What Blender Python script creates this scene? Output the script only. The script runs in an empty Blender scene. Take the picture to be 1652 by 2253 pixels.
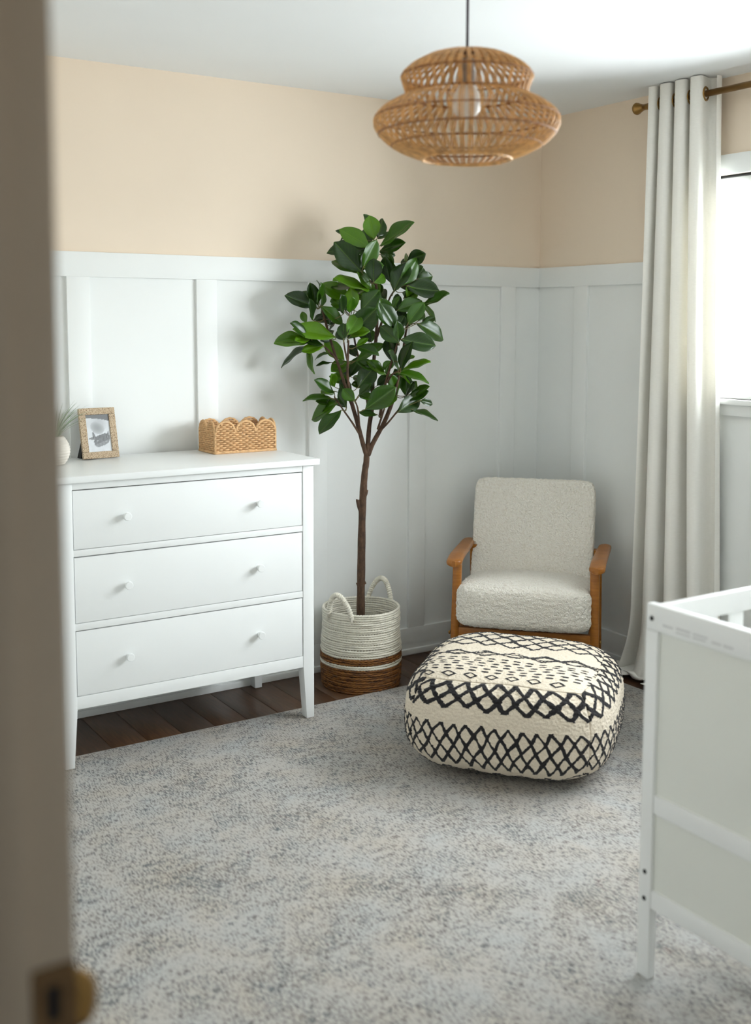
import bpy, bmesh, math, random
import numpy as np
from mathutils import Vector, Matrix, noise as mnoise

random.seed(7)
rng = np.random.default_rng(7)
scene = bpy.context.scene
col = scene.collection
PI = math.pi

# ------------------------------------------------------------------ camera
FPX, IW, IH = 2428.68, 1652.0, 2253.0
YAW, PITCH, ROLL = 0.5669, 0.1009, 0.0024
CAM = Vector((-3.4954, -4.0449, 1.4989))
fwd = Vector((math.sin(YAW) * math.cos(PITCH), math.cos(YAW) * math.cos(PITCH), -math.sin(PITCH)))
r0 = Vector((math.cos(YAW), -math.sin(YAW), 0)); u0 = r0.cross(fwd)
rgt = r0 * math.cos(ROLL) + u0 * math.sin(ROLL)
upv = -r0 * math.sin(ROLL) + u0 * math.cos(ROLL)
cam_data = bpy.data.cameras.new('camera')
cam = bpy.data.objects.new('camera', cam_data); col.objects.link(cam)
cam.matrix_world = Matrix(((rgt.x, upv.x, -fwd.x, CAM.x), (rgt.y, upv.y, -fwd.y, CAM.y),
                           (rgt.z, upv.z, -fwd.z, CAM.z), (0, 0, 0, 1)))
cam_data.sensor_fit = 'VERTICAL'; cam_data.sensor_height = 36.0; cam_data.sensor_width = 36.0
cam_data.lens = FPX / IH * 36.0
cam_data.shift_y = -173.2 / IH
cam_data.clip_start = 0.02
cam_data.dof.use_dof = True
cam_data.dof.focus_distance = 4.15
cam_data.dof.aperture_fstop = 2.1
scene.camera = cam

# ------------------------------------------------------------------ world, daylight, exposure
world = bpy.data.worlds.new('overcast_sky'); scene.world = world
world.use_nodes = True
wn = world.node_tree.nodes; wl = world.node_tree.links
bg = wn['Background']
bg.inputs['Color'].default_value = (0.90, 0.965, 1.0, 1)
bg.inputs['Strength'].default_value = 15.0
_tc = wn.new('ShaderNodeTexCoord'); _sp = wn.new('ShaderNodeSeparateXYZ'); _rp = wn.new('ShaderNodeValToRGB')   # bright overcast sky above, darker ground below
wl.new(_tc.outputs['Generated'], _sp.inputs[0]); wl.new(_sp.outputs[2], _rp.inputs['Fac'])
_rp.color_ramp.elements[0].position = 0.0; _rp.color_ramp.elements[0].color = (0.60, 0.65, 0.67, 1)
_rp.color_ramp.elements[1].position = 0.03; _rp.color_ramp.elements[1].color = (0.90, 0.965, 1.0, 1)
wl.new(_rp.outputs['Color'], bg.inputs['Color'])
scene.view_settings.view_transform = 'Standard'
scene.view_settings.look = 'None'
scene.view_settings.exposure = 0.54
scene.view_settings.gamma = 1.0
scene.view_settings.use_curve_mapping = False
try:
    scene.cycles.max_bounces = 8
    scene.cycles.diffuse_bounces = 5
    scene.cycles.transparent_max_bounces = 12
    scene.cycles.sample_clamp_indirect = 8.0
    scene.cycles.use_adaptive_sampling = True
    scene.cycles.adaptive_threshold = 0.12
    scene.cycles.adaptive_min_samples = 16
except Exception:
    pass

WIN_Y0, WIN_Y1, WIN_Z0, WIN_Z1 = -3.15, -0.93, 1.20, 2.068   # window opening in wall_right; unseen far end widened to let in more light
pl = bpy.data.lights.new('window_portal', 'AREA'); pl.shape = 'RECTANGLE'
pl.size = WIN_Y1 - WIN_Y0; pl.size_y = WIN_Z1 - WIN_Z0
pl.cycles.is_portal = True
po = bpy.data.objects.new('window_portal', pl); col.objects.link(po)
po.matrix_world = Matrix.Translation((0.069, (WIN_Y0 + WIN_Y1) / 2, (WIN_Z0 + WIN_Z1) / 2)) @ \
    Matrix(((0, 0, 1, 0), (1, 0, 0, 0), (0, 1, 0, 0), (0, 0, 0, 1)))   # local -Z faces -X (into the room)


# ------------------------------------------------------------------ helpers: materials
def lin(c):
    return tuple(((v / 255) / 12.92 if v / 255 <= 0.04045 else ((v / 255 + 0.055) / 1.055) ** 2.4) for v in c)


class NT:
    def __init__(s, name):
        s.m = bpy.data.materials.new(name); s.m.use_nodes = True
        s.t = s.m.node_tree; s.b = s.t.nodes['Principled BSDF']; s.out = s.t.nodes['Material Output']

    def n(s, typ, **kw):
        nd = s.t.nodes.new(typ)
        for k, v in kw.items():
            if k.startswith('i_'):
                nd.inputs[k[2:].replace('_', ' ')].default_value = v
            else:
                setattr(nd, k, v)
        return nd

    def l(s, a, b):
        s.t.links.new(a, b)

    def coords(s, which='Object', scale=(1, 1, 1), rot=(0, 0, 0)):
        tc = s.n('ShaderNodeTexCoord'); mp = s.n('ShaderNodeMapping')
        mp.inputs['Scale'].default_value = scale; mp.inputs['Rotation'].default_value = rot
        s.l(tc.outputs[which], mp.inputs['Vector'])
        return mp.outputs['Vector']

    def noise(s, vec, scale, detail=3, rough=0.55):
        nd = s.n('ShaderNodeTexNoise'); nd.inputs['Scale'].default_value = scale
        nd.inputs['Detail'].default_value = detail; nd.inputs['Roughness'].default_value = rough
        if vec is not None: s.l(vec, nd.inputs['Vector'])
        return nd

    def ramp(s, fac, stops):
        r = s.n('ShaderNodeValToRGB'); e = r.color_ramp.elements
        while len(e) < len(stops): e.new(0.5)
        for el, (p_, c_) in zip(e, stops):
            el.position = p_; el.color = (*c_, 1) if len(c_) == 3 else c_
        s.l(fac, r.inputs['Fac']); return r.outputs['Color']

    def mix(s, fac, a, b, blend='MIX'):
        m = s.n('ShaderNodeMix', data_type='RGBA', blend_type=blend)
        for inp, v in ((m.inputs[0], fac), (m.inputs[6], a), (m.inputs[7], b)):
            if isinstance(v, (int, float)): inp.default_value = v
            elif isinstance(v, tuple): inp.default_value = (*v, 1) if len(v) == 3 else v
            else: s.l(v, inp)
        return m.outputs[2]

    def math(s, op, a, b=None):
        m = s.n('ShaderNodeMath', operation=op)
        for inp, v in ((m.inputs[0], a), (m.inputs[1], b)):
            if v is None: continue
            if isinstance(v, (int, float)): inp.default_value = v
            else: s.l(v, inp)
        return m.outputs[0]

    def bump(s, h, strength=0.3, dist=0.01):
        b = s.n('ShaderNodeBump'); b.inputs['Strength'].default_value = strength
        b.inputs['Distance'].default_value = dist
        s.l(h, b.inputs['Height']); s.l(b.outputs['Normal'], s.b.inputs['Normal'])
        return b

    def base(s, c):
        if isinstance(c, tuple): s.b.inputs['Base Color'].default_value = (*c, 1)
        else: s.l(c, s.b.inputs['Base Color'])

    def rough(s, v):
        s.b.inputs['Roughness'].default_value = v


def simple(name, rgb, rough=0.5, var=0.04, scale=8.0, bump=0.0, bscale=200.0, metal=0.0, coat=0.0):
    t = NT(name); c = lin(rgb)
    v = t.coords('Object')
    nz = t.noise(v, scale, 1)
    lo = tuple(max(0, x * (1 - var)) for x in c); hi = tuple(min(1, x * (1 + var)) for x in c)
    t.base(t.ramp(nz.outputs['Fac'], [(0.3, lo), (0.7, hi)]))
    t.rough(rough); t.b.inputs['Metallic'].default_value = metal
    if bump:
        t.bump(t.noise(v, bscale, 2).outputs['Fac'], bump, 0.002)
    return t.m


M = {}
M['wall_beige'] = simple('beige_wall_paint', (237, 220, 199), 0.75, 0.012, 2)
M['white_paint'] = simple('white_wainscot_paint', (238, 240, 238), 0.45, 0.01, 3)
M['ceiling'] = simple('ceiling_paint', (238, 240, 240), 0.9, 0.01, 3)
M['white_lacquer'] = simple('white_lacquer', (238, 240, 239), 0.38, 0.01, 4)
M['crib_white'] = simple('crib_white_lacquer', (239, 240, 239), 0.4, 0.01, 4)
M['crib_panel'] = simple('crib_panel_board', (230, 231, 224), 0.5, 0.012, 5)
M['jamb'] = simple('door_jamb_paint', (176, 162, 145), 0.5, 0.02, 3)
M['hall_dimmed'] = simple('hall_wall_dimmed', (116, 105, 92), 0.8, 0.02, 3)  # colour darkened to stand in for the unlit hall, keeps the jamb dim
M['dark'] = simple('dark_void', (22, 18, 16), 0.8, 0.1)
M['black'] = simple('black_card', (18, 17, 17), 0.7, 0.1)
M['brass'] = simple('aged_brass', (158, 124, 74), 0.35, 0.08, 20, metal=1.0)
M['bronze'] = simple('dull_strike_plate', (112, 88, 60), 0.5, 0.1, 30, metal=0.6)
M['cord'] = simple('dark_purple_cord', (48, 28, 44), 0.6, 0.1, 60)
M['bulb'] = simple('frosted_bulb', (240, 236, 228), 0.25, 0.01)
M['socket'] = simple('lamp_socket', (150, 140, 130), 0.45, 0.1, 60)
M['vase'] = simple('ribbed_white_ceramic', (226, 219, 208), 0.6, 0.05, 40, 0.3, 120)
M['print_grey'] = simple('grey_print', (206, 206, 206), 0.6, 0.02)

# wood of the chair
t = NT('golden_brown_wood')
v = t.coords('Object', (3, 3, 22)); nz = t.noise(v, 6, 4); v2 = t.coords('Object', (14, 14, 14)); n2 = t.noise(v2, 3, 2)
c1 = t.ramp(nz.outputs['Fac'], [(0.25, lin((138, 82, 20))), (0.75, lin((176, 112, 36)))])
t.base(t.mix(0.3, c1, t.ramp(n2.outputs['Fac'], [(0.3, lin((142, 84, 22))), (0.7, lin((174, 110, 38)))])))
t.rough(0.34); t.bump(nz.outputs['Fac'], 0.06, 0.002); M['chair_wood'] = t.m

# floor planks
t = NT('dark_oak_plank')
v = t.coords('Object', (26, 2.2, 10)); nz = t.noise(v, 4, 5, 0.6)
oi = t.n('ShaderNodeObjectInfo')
c1 = t.ramp(nz.outputs['Fac'], [(0.25, lin((62, 42, 28))), (0.6, lin((94, 66, 44))), (0.85, lin((110, 79, 53)))])
tone = t.ramp(oi.outputs['Random'], [(0.0, (0.78, 0.76, 0.74)), (1.0, (1.12, 1.08, 1.03))])
t.base(t.mix(1.0, c1, tone, 'MULTIPLY')); t.rough(0.42); t.bump(nz.outputs['Fac'], 0.12, 0.002); M['plank'] = t.m

# rug: distressed vintage weave
t = NT('distressed_grey_rug')
vs = t.coords('Object', (230, 48, 1)); streak = t.noise(vs, 1.0, 3, 0.65)
vs2 = t.coords('Object', (470, 160, 1)); fine = t.noise(vs2, 1.0, 2, 0.7)
vb = t.coords('Object', (1, 1, 1)); blob = t.noise(vb, 3.1, 4, 0.62); blob2 = t.noise(vb, 11.0, 4, 0.65); hue = t.noise(vb, 5.3, 3)
vb2 = t.coords('Object', (1, 1, 1), (0, 0, 0.6)); blob3 = t.noise(vb2, 34.0, 3, 0.6)
basec = t.ramp(hue.outputs['Fac'], [(0.30, lin((174, 175, 173))), (0.5, lin((179, 175, 169))), (0.70, lin((179, 171, 160)))])
warp = t.math('ADD', t.math('MULTIPLY', blob.outputs['Fac'], 0.55), t.math('MULTIPLY', blob2.outputs['Fac'], 0.45))
dens = t.ramp(warp, [(0.38, (0, 0, 0)), (0.62, (1, 1, 1))])
thr = t.math('MULTIPLY', t.math('ADD', t.math('MULTIPLY', streak.outputs['Fac'], 0.66), t.math('ADD', t.math('MULTIPLY', fine.outputs['Fac'], 0.3), t.math('MULTIPLY', blob3.outputs['Fac'], 0.13))), 1.0)
thr2 = t.math('ADD', thr, t.math('MULTIPLY', dens, 0.07))
mark = t.ramp(thr2, [(0.57, (0, 0, 0)), (0.65, (1, 1, 1))])
darkc = t.ramp(blob2.outputs['Fac'], [(0.35, lin((116, 110, 104))), (0.5, lin((90, 85, 84))), (0.62, lin((84, 92, 96))), (0.72, lin((104, 86, 86)))])
c = t.mix(t.math('MULTIPLY', mark, 0.9), basec, darkc)
lt = t.ramp(thr2, [(0.34, (1, 1, 1)), (0.47, (0, 0, 0))])
c = t.mix(t.math('MULTIPLY', lt, 0.35), c, lin((196, 195, 191)))
t.base(c); t.rough(0.95)
t.bump(streak.outputs['Fac'], 0.4, 0.004); M['rug'] = t.m
M['rug_edge'] = simple('rug_binding', (170, 164, 158), 0.95, 0.1, 90)

# boucle upholstery
t = NT('cream_boucle')
v = t.coords('Object'); vo = t.n('ShaderNodeTexVoronoi'); vo.inputs['Scale'].default_value = 165
wv = t.noise(v, 60, 2); wvm = t.mix(0.02, v, wv.outputs['Color']); t.l(wvm, vo.inputs['Vector'])
nz = t.noise(v, 260, 2)
h = t.math('ADD', t.math('MULTIPLY', vo.outputs['Distance'], -1.0), t.math('MULTIPLY', nz.outputs['Fac'], 0.5))
t.base(t.ramp(vo.outputs['Distance'], [(0.0, lin((250, 246, 236))), (0.5, lin((247, 242, 231))), (0.9, lin((236, 229, 215)))]))
t.rough(0.95); t.bump(h, 0.8, 0.006); t.b.inputs['Sheen Weight'].default_value = 0.15; M['boucle'] = t.m

# pouf (vertex-painted weave)
t = NT('tufted_pouf_weave')
at_ = t.n('ShaderNodeAttribute', attribute_name='pattern')
v = t.coords('Object'); nz = t.noise(v, 170, 3, 0.7); n2 = t.noise(v, 420, 2)
fuzz = t.math('ADD', at_.outputs['Fac'], t.math('MULTIPLY', t.math('SUBTRACT', nz.outputs['Fac'], 0.5), 1.15))
mask = t.ramp(fuzz, [(0.44, (0, 0, 0)), (0.54, (1, 1, 1))])
cream = t.ramp(n2.outputs['Fac'], [(0.3, lin((218, 203, 180))), (0.7, lin((240, 229, 210)))])
t.base(t.mix(mask, cream, lin((26, 23, 26)))); t.rough(0.95)
t.bump(t.math('ADD', n2.outputs['Fac'], t.math('MULTIPLY', nz.outputs['Fac'], 1.2)), 0.55, 0.006)
t.b.inputs['Sheen Weight'].default_value = 0.1; M['pouf'] = t.m

# rope / weave materials
M['rope_white'] = simple('white_seagrass_rope', (232, 227, 212), 0.8, 0.06, 45, 0.4, 500)
t = NT('brown_banana_rope')
v = t.coords('Object', (1, 1, 6)); nz = t.noise(v, 24, 4, 0.7); n2 = t.noise(v, 260, 2)
t.base(t.ramp(nz.outputs['Fac'], [(0.32, lin((48, 29, 17))), (0.46, lin((108, 66, 28))), (0.58, lin((156, 102, 42))), (0.7, lin((76, 46, 25)))]))
t.rough(0.6); t.bump(n2.outputs['Fac'], 0.4, 0.003); M['rope_brown'] = t.m
M['rope_tan'] = simple('tan_paper_cord', (214, 172, 124), 0.75, 0.14, 70, 0.4, 600)
M['rattan'] = simple('honey_rattan', (206, 156, 96), 0.5, 0.26, 55, 0.2, 400)
M['rattan_dark'] = simple('rattan_ring_wrap', (142, 92, 48), 0.6, 0.18, 80, 0.2, 400)
t = NT('beaded_frame')
v = t.coords('Object'); vo = t.n('ShaderNodeTexVoronoi'); vo.inputs['Scale'].default_value = 330; t.l(v, vo.inputs['Vector'])
t.base(t.ramp(vo.outputs['Distance'], [(0.0, lin((222, 206, 180))), (0.6, lin((180, 156, 126))), (0.9, lin((128, 106, 84)))]))
t.rough(0.4); t.bump(t.math('MULTIPLY', vo.outputs['Distance'], -1.0), 0.6, 0.003); t.b.inputs['Metallic'].default_value = 0.25; M['frame'] = t.m

# bark
t = NT('brown_bark')
v = t.coords('Object', (1, 1, 0.45)); nz = t.noise(v, 60, 4, 0.7)
t.base(t.ramp(nz.outputs['Fac'], [(0.3, lin((56, 40, 30))), (0.6, lin((92, 68, 50))), (0.8, lin((116, 90, 68)))]))
t.rough(0.85); t.bump(nz.outputs['Fac'], 0.7, 0.006); M['bark'] = t.m
M['twig'] = simple('green_brown_twig', (104, 96, 52), 0.6, 0.15, 40)

# leaves
t = NT('glossy_green_leaf')
uv = t.n('ShaderNodeUVMap'); sx = t.n('ShaderNodeSeparateXYZ'); t.l(uv.outputs['UV'], sx.inputs[0])
ax = t.math('ABSOLUTE', t.math('SUBTRACT', sx.outputs[0], 0.5))
mid = t.ramp(ax, [(0.006, (1, 1, 1)), (0.022, (0, 0, 0))])
sv = t.math('SUBTRACT', t.math('MULTIPLY', sx.outputs[1], 9.0), t.math('MULTIPLY', ax, 7.0))
fr = t.math('ABSOLUTE', t.math('SUBTRACT', t.math('FRACT', sv), 0.5))
side = t.ramp(fr, [(0.0, (1, 1, 1)), (0.1, (0, 0, 0))])
oi = t.n('ShaderNodeObjectInfo')
gr = t.ramp(oi.outputs['Random'], [(0.0, lin((18, 40, 8))), (0.4, lin((32, 64, 6))), (0.75, lin((56, 98, 6))), (1.0, lin((92, 138, 10)))])
v = t.coords('Object'); nz = t.noise(v, 30, 3)
gr = t.mix(t.math('MULTIPLY', nz.outputs['Fac'], 0.35), gr, lin((38, 70, 5)))
gr = t.mix(t.math('MULTIPLY', side, 0.10), gr, lin((92, 140, 40)))
t.base(t.mix(t.math('MULTIPLY', mid, 0.28), gr, lin((112, 150, 44))))
t.rough(0.3); t.bump(t.math('ADD', side, mid), -0.5, 0.006)
t.b.inputs['Specular IOR Level'].default_value = 0.42
M['leaf'] = t.m
t = NT('pale_grass_blade')
oi = t.n('ShaderNodeObjectInfo'); v = t.coords('Object'); nz = t.noise(v, 20, 2)
t.base(t.ramp(nz.outputs['Fac'], [(0.3, lin((122, 146, 112))), (0.7, lin((178, 190, 168)))])); t.rough(0.6); M['grass'] = t.m

# curtain: lets some daylight through
t = NT('ivory_curtain_cloth')
v = t.coords('Object', (1, 1, 1)); nz = t.noise(v, 700, 2); n2 = t.noise(t.coords('Object', (60, 60, 900)), 1, 2)
cc = lin((240, 236, 224)); t.base(t.ramp(n2.outputs['Fac'], [(0.3, lin((243, 241, 234))), (0.7, lin((249, 247, 241)))])); t.rough(0.9)
t.bump(nz.outputs['Fac'], 0.15, 0.001)
tr = t.n('ShaderNodeBsdfTranslucent'); tr.inputs['Color'].default_value = (*lin((252, 245, 226)), 1)
mx = t.n('ShaderNodeMixShader'); mx.inputs[0].default_value = 0.03
t.l(t.b.outputs[0], mx.inputs[1]); t.l(tr.outputs[0], mx.inputs[2]); t.l(mx.outputs[0], t.out.inputs['Surface']); M['curtain'] = t.m

# window glass: thin pane
t = NT('window_glass')
tp = t.n('ShaderNodeBsdfTransparent'); gl = t.n('ShaderNodeBsdfGlossy'); gl.inputs['Roughness'].default_value = 0.02
fz = t.n('ShaderNodeFresnel'); fz.inputs['IOR'].default_value = 1.12
mx = t.n('ShaderNodeMixShader'); t.l(fz.outputs[0], mx.inputs[0]); t.l(tp.outputs[0], mx.inputs[1]); t.l(gl.outputs[0], mx.inputs[2])
t.l(mx.outputs[0], t.out.inputs['Surface']); M['glass'] = t.m
# photo print
t = NT('black_and_white_photo'); at_ = t.n('ShaderNodeAttribute', attribute_name='tone')
t.base(t.ramp(at_.outputs['Fac'], [(0.0, lin((30, 28, 28))), (1.0, lin((226, 230, 234)))])); t.rough(0.35); M['photo'] = t.m


# ------------------------------------------------------------------ helpers: geometry
class MB:
    def __init__(s):
        s.v = []; s.f = []

    def add(s, verts, faces):
        o = len(s.v); s.v.extend([tuple(p) for p in verts]); s.f.extend([tuple(i + o for i in f) for f in faces]); return s

    def box(s, x0, x1, y0, y1, z0, z1):
        return s.hexa([(x0, y0, z0), (x1, y0, z0), (x1, y1, z0), (x0, y1, z0), (x0, y0, z1), (x1, y0, z1), (x1, y1, z1), (x0, y1, z1)])

    def hexa(s, p):
        return s.add(p, [(0, 3, 2, 1), (4, 5, 6, 7), (0, 1, 5, 4), (1, 2, 6, 5), (2, 3, 7, 6), (3, 0, 4, 7)])

    def tube(s, pts, rad, seg=8, cap=True, twist=0.0, lobes=0, lobe=0.0, closed=False):
        P = np.asarray(pts, float); n = len(P)
        R = np.full(n, rad, float) if np.isscalar(rad) else np.asarray(rad, float)
        if closed:
            T = np.roll(P, -1, 0) - np.roll(P, 1, 0)
        else:
            T = np.gradient(P, axis=0)
        T /= np.linalg.norm(T, axis=1)[:, None] + 1e-12
        ref = np.array([0, 0, 1.0])
        if abs(T[0] @ ref) > 0.9: ref = np.array([1.0, 0, 0])
        N = np.zeros_like(P); a = ref - (ref @ T[0]) * T[0]; a /= np.linalg.norm(a); N[0] = a
        for i in range(1, n):
            a = N[i - 1] - (N[i - 1] @ T[i]) * T[i]; N[i] = a / (np.linalg.norm(a) + 1e-12)
        B = np.cross(T, N)
        th = np.linspace(0, 2 * PI, seg, endpoint=False)
        L = np.concatenate([[0], np.cumsum(np.linalg.norm(np.diff(P, axis=0), axis=1))])
        V = []
        for i in range(n):
            ph = twist * L[i]
            rr = R[i] * (1 + lobe * np.cos(lobes * (th - ph))) if lobes else np.full(seg, R[i])
            V.append(P[i] + (np.cos(th) * rr)[:, None] * N[i] + (np.sin(th) * rr)[:, None] * B[i])
        V = np.concatenate(V); F = []
        m = n if closed else n - 1
        for i in range(m):
            j = (i + 1) % n
            for k in range(seg):
                k2 = (k + 1) % seg
                F.append((i * seg + k, i * seg + k2, j * seg + k2, j * seg + k))
        if cap and not closed:
            F.append(tuple(range(seg - 1, -1, -1))); F.append(tuple((n - 1) * seg + k for k in range(seg)))
        return s.add(V, F)

    def lathe(s, prof, seg=32, center=(0, 0, 0), cap=True):
        V = []; F = []
        for (r, z) in prof:
            for k in range(seg):
                a = 2 * PI * k / seg; V.append((center[0] + r * math.cos(a), center[1] + r * math.sin(a), center[2] + z))
        for i in range(len(prof) - 1):
            for k in range(seg):
                k2 = (k + 1) % seg; F.append((i * seg + k, i * seg + k2, (i + 1) * seg + k2, (i + 1) * seg + k))
        if cap:
            F.append(tuple(range(seg - 1, -1, -1))); n = len(prof) - 1; F.append(tuple(n * seg + k for k in range(seg)))
        return s.add(V, F)

    def prism(s, poly, z0, z1):
        n = len(poly); V = [(x, y, z0) for x, y in poly] + [(x, y, z1) for x, y in poly]
        F = [tuple(range(n - 1, -1, -1)), tuple(range(n, 2 * n))] + [(i, (i + 1) % n, n + (i + 1) % n, n + i) for i in range(n)]
        return s.add(V, F)

    def xf(s, mat):
        s.v = [tuple(mat @ Vector(p)) for p in s.v]; return s

    def build(s, name, mat, parent=None, smooth=False, bevel=0.0, auto=None, seg=2):
        me = bpy.data.meshes.new(name); me.from_pydata(s.v, [], s.f); me.update()
        bm = bmesh.new(); bm.from_mesh(me)
        bmesh.ops.recalc_face_normals(bm, faces=bm.faces)
        if bevel:
            bmesh.ops.bevel(bm, geom=[e for e in bm.edges if len(e.link_faces) == 2 and e.calc_face_angle(0) > 0.5], offset=bevel, segments=seg, affect='EDGES', profile=0.6)
        bm.to_mesh(me); bm.free()
        if smooth:
            me.shade_smooth()
        if auto is not None:
            me.shade_smooth(); me.set_sharp_from_angle(angle=auto)
        elif bevel:
            me.shade_smooth(); me.set_sharp_from_angle(angle=1.0)
        if mat is not None: me.materials.append(M[mat] if isinstance(mat, str) else mat)
        o = bpy.data.objects.new(name, me); col.objects.link(o)
        if parent is not None: o.parent = parent
        return o


def tag(o, label=None, cat=None, group=None, kind=None):
    if label: o['label'] = label
    if cat: o['category'] = cat
    if group: o['group'] = group
    if kind: o['kind'] = kind
    return o


def empty(name, loc=(0, 0, 0), rz=0.0):
    o = bpy.data.objects.new(name, None); col.objects.link(o); o.empty_display_size = 0.1
    o.location = loc; o.rotation_euler = (0, 0, rz); return o


def share(name, me, parent, loc=None, mat=None):
    o = bpy.data.objects.new(name, me); col.objects.link(o); o.parent = parent
    if loc is not None: o.location = loc
    if mat is not None: o.matrix_local = mat
    return o


# ------------------------------------------------------------------ the room
HC = 2.44; XL = -3.23; YF = -4.10; WT = 0.11
HALL_X = -4.65; HALL_Y0, HALL_Y1 = -5.3, -2.4
DY0, DY1, DH = -3.96, -3.145, 2.06

floor = tag(MB().box(HALL_X, 0.14, HALL_Y0, 0.14, -0.12, -0.012).build('floor', 'dark'), kind='structure')
PW = 0.132; xx = 0.0; c_i = 0
x_joint = -1.4645
x = x_joint - PW * 14
plank_me = {}
cols_x = []
while x < 0: cols_x.append(x); x += PW
pr = random.Random(3)
for cx in cols_x:
    x0 = max(cx, XL); x1 = min(cx + PW, 0.0)
    if x1 - x0 < 0.01: continue
    y = 0.0 - pr.uniform(0.35, 1.2); prev = 0.0
    ys = [0.0]
    while y > YF: ys.append(y); y -= 1.22
    ys.append(YF)
    for a, b in zip(ys[1:], ys[:-1]):
        key = (round(x1 - x0, 4), round(b - a, 4))
        m = MB().box(-(x1 - x0) / 2 + 0.0008, (x1 - x0) / 2 - 0.0008, -(b - a) / 2 + 0.0008, (b - a) / 2 - 0.0008, -0.012, 0.0)
        p_ = m.build('plank', 'plank', floor, bevel=0.0012, seg=1)
        p_.location = ((x0 + x1) / 2, (a + b) / 2, 0)
for k in range(10):   # hall boards in front of the doorway
    m = MB().box(HALL_X, XL - 0.001, -2.6 - 0.15 * k - 0.149, -2.6 - 0.15 * k, -0.012, 0.0).build('plank', 'plank', floor, bevel=0.001, seg=1)

tag(MB().box(HALL_X, 0.14, HALL_Y0, 0.14, HC, HC + 0.1).build('ceiling', 'ceiling'), kind='structure')
wb = tag(MB().box(XL - WT, 0.14, 0.0, 0.14, 0, HC).build('wall_back', 'wall_beige'), kind='structure')
m = MB()
m.box(0, 0.075, WIN_Y1, 0.0, 0, HC); m.box(0, 0.075, YF - 0.1, WIN_Y0, 0, HC)
m.box(0, 0.075, WIN_Y0, WIN_Y1, 0, WIN_Z0); m.box(0, 0.075, WIN_Y0, WIN_Y1, WIN_Z1, HC)
wr = tag(m.build('wall_right', 'wall_beige'), kind='structure')
wf = tag(MB().box(XL, 0.0, YF - 0.1, YF, 0, HC).build('wall_front', 'wall_beige'), kind='structure')
m = MB()
m.box(XL - WT, XL, DY1 + 0.018, 0.0, 0, HC); m.box(XL - WT, XL, HALL_Y0, DY0 - 0.018, 0, HC); m.box(XL - WT, XL, DY0 - 0.018, DY1 + 0.018, DH + 0.018, HC)
wleft = tag(m.build('wall_left', 'wall_beige'), kind='structure')
m = MB(); m.box(HALL_X - 0.1, HALL_X, HALL_Y0, HALL_Y1, 0, HC); m.box(HALL_X, XL - WT, HALL_Y1, HALL_Y1 + 0.1, 0, HC); m.box(HALL_X, XL - WT, HALL_Y0 - 0.1, HALL_Y0, 0, HC)
tag(m.build('wall_hall', 'hall_dimmed'), kind='structure')

# board-and-batten wainscot
ZW, ZR, ZB, BT = 1.7515, 1.6605, 0.1215, 0.017
BW = 0.086


def wainscot(wall, tox, length_segments, battens, name_base, side, zcut=()):
    """tox(s, d, z): s along the wall, d proud of the wall"""
    def bxx(s0, s1, d1, z0, z1):
        p0 = [tox(s, d, z) for s, d, z in ((s0, 0, z0), (s1, 0, z0), (s1, d1, z0), (s0, d1, z0), (s0, 0, z1), (s1, 0, z1), (s1, d1, z1), (s0, d1, z1))]
        return MB().hexa(p0)
    for (s0, s1, full) in length_segments:
        top = ZR if full else WIN_Z0 - 0.065
        bxx(s0, s1, 0.004, 0.0, top + 0.01).build('wainscot_panel', 'white_paint', wall)
        if full:
            bxx(s0, s1, BT, ZR, ZW).build('top_rail', 'white_paint', wall, bevel=0.0012)
        bb = tag(bxx(s0, s1, BT + 0.001, 0.0, ZB).build('baseboard_' + side, 'white_paint', None, bevel=0.002), kind='structure')
        bxx(s0, s1, BT + 0.013, 0.0, 0.027).build('shoe_molding', 'white_paint', bb, bevel=0.005)
    for c_, ztop in battens:
        bxx(c_ - BW / 2, c_ + BW / 2, BT, ZB, ztop).build('batten', 'white_paint', wall, bevel=0.0012)


wainscot(wb, lambda s, d, z: (s, -d, z), [(XL, 0, True)], [(-2.224 - 0.507, ZR), (-2.224, ZR), (-1.715, ZR), (-1.217, ZR), (-0.709, ZR), (-0.199, ZR)], 'b', 'back')
wainscot(wr, lambda s, d, z: (-d, s, z), [(-0.85, -0.001, True), (WIN_Y0 - 0.08, -0.85, False), (YF, WIN_Y0 - 0.08, True)],
         [(-0.303, ZR), (-0.80, ZR), (-1.318, WIN_Z0 - 0.06), (-1.825, WIN_Z0 - 0.06), (-2.332, WIN_Z0 - 0.06), (-2.84, WIN_Z0 - 0.06), (-3.45, ZR), (-3.95, ZR)], 'r', 'right')
wainscot(wf, lambda s, d, z: (s, YF + d, z), [(XL, -0.02, True)], [(-0.5, ZR), (-1.0, ZR), (-1.5, ZR), (-2.0, ZR), (-2.5, ZR), (-3.0, ZR)], 'f', 'front')
wainscot(wleft, lambda s, d, z: (XL + d, s, z), [(DY1 + 0.1, -0.02, True)], [(-0.5, ZR), (-1.0, ZR), (-1.5, ZR), (-2.0, ZR), (-2.5, ZR)], 'l', 'left')

# window
win = tag(empty('window_1', (0, (WIN_Y0 + WIN_Y1) / 2, WIN_Z0)), kind='structure')


def wpart(name, b, mat='white_paint', parent=win, bevel=0.0015):
    m = MB().box(*b); yc = (WIN_Y0 + WIN_Y1) / 2
    m.v = [(x, y - yc, z - WIN_Z0) for x, y, z in m.v]
    return m.build(name, mat, parent, bevel=bevel)


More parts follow.
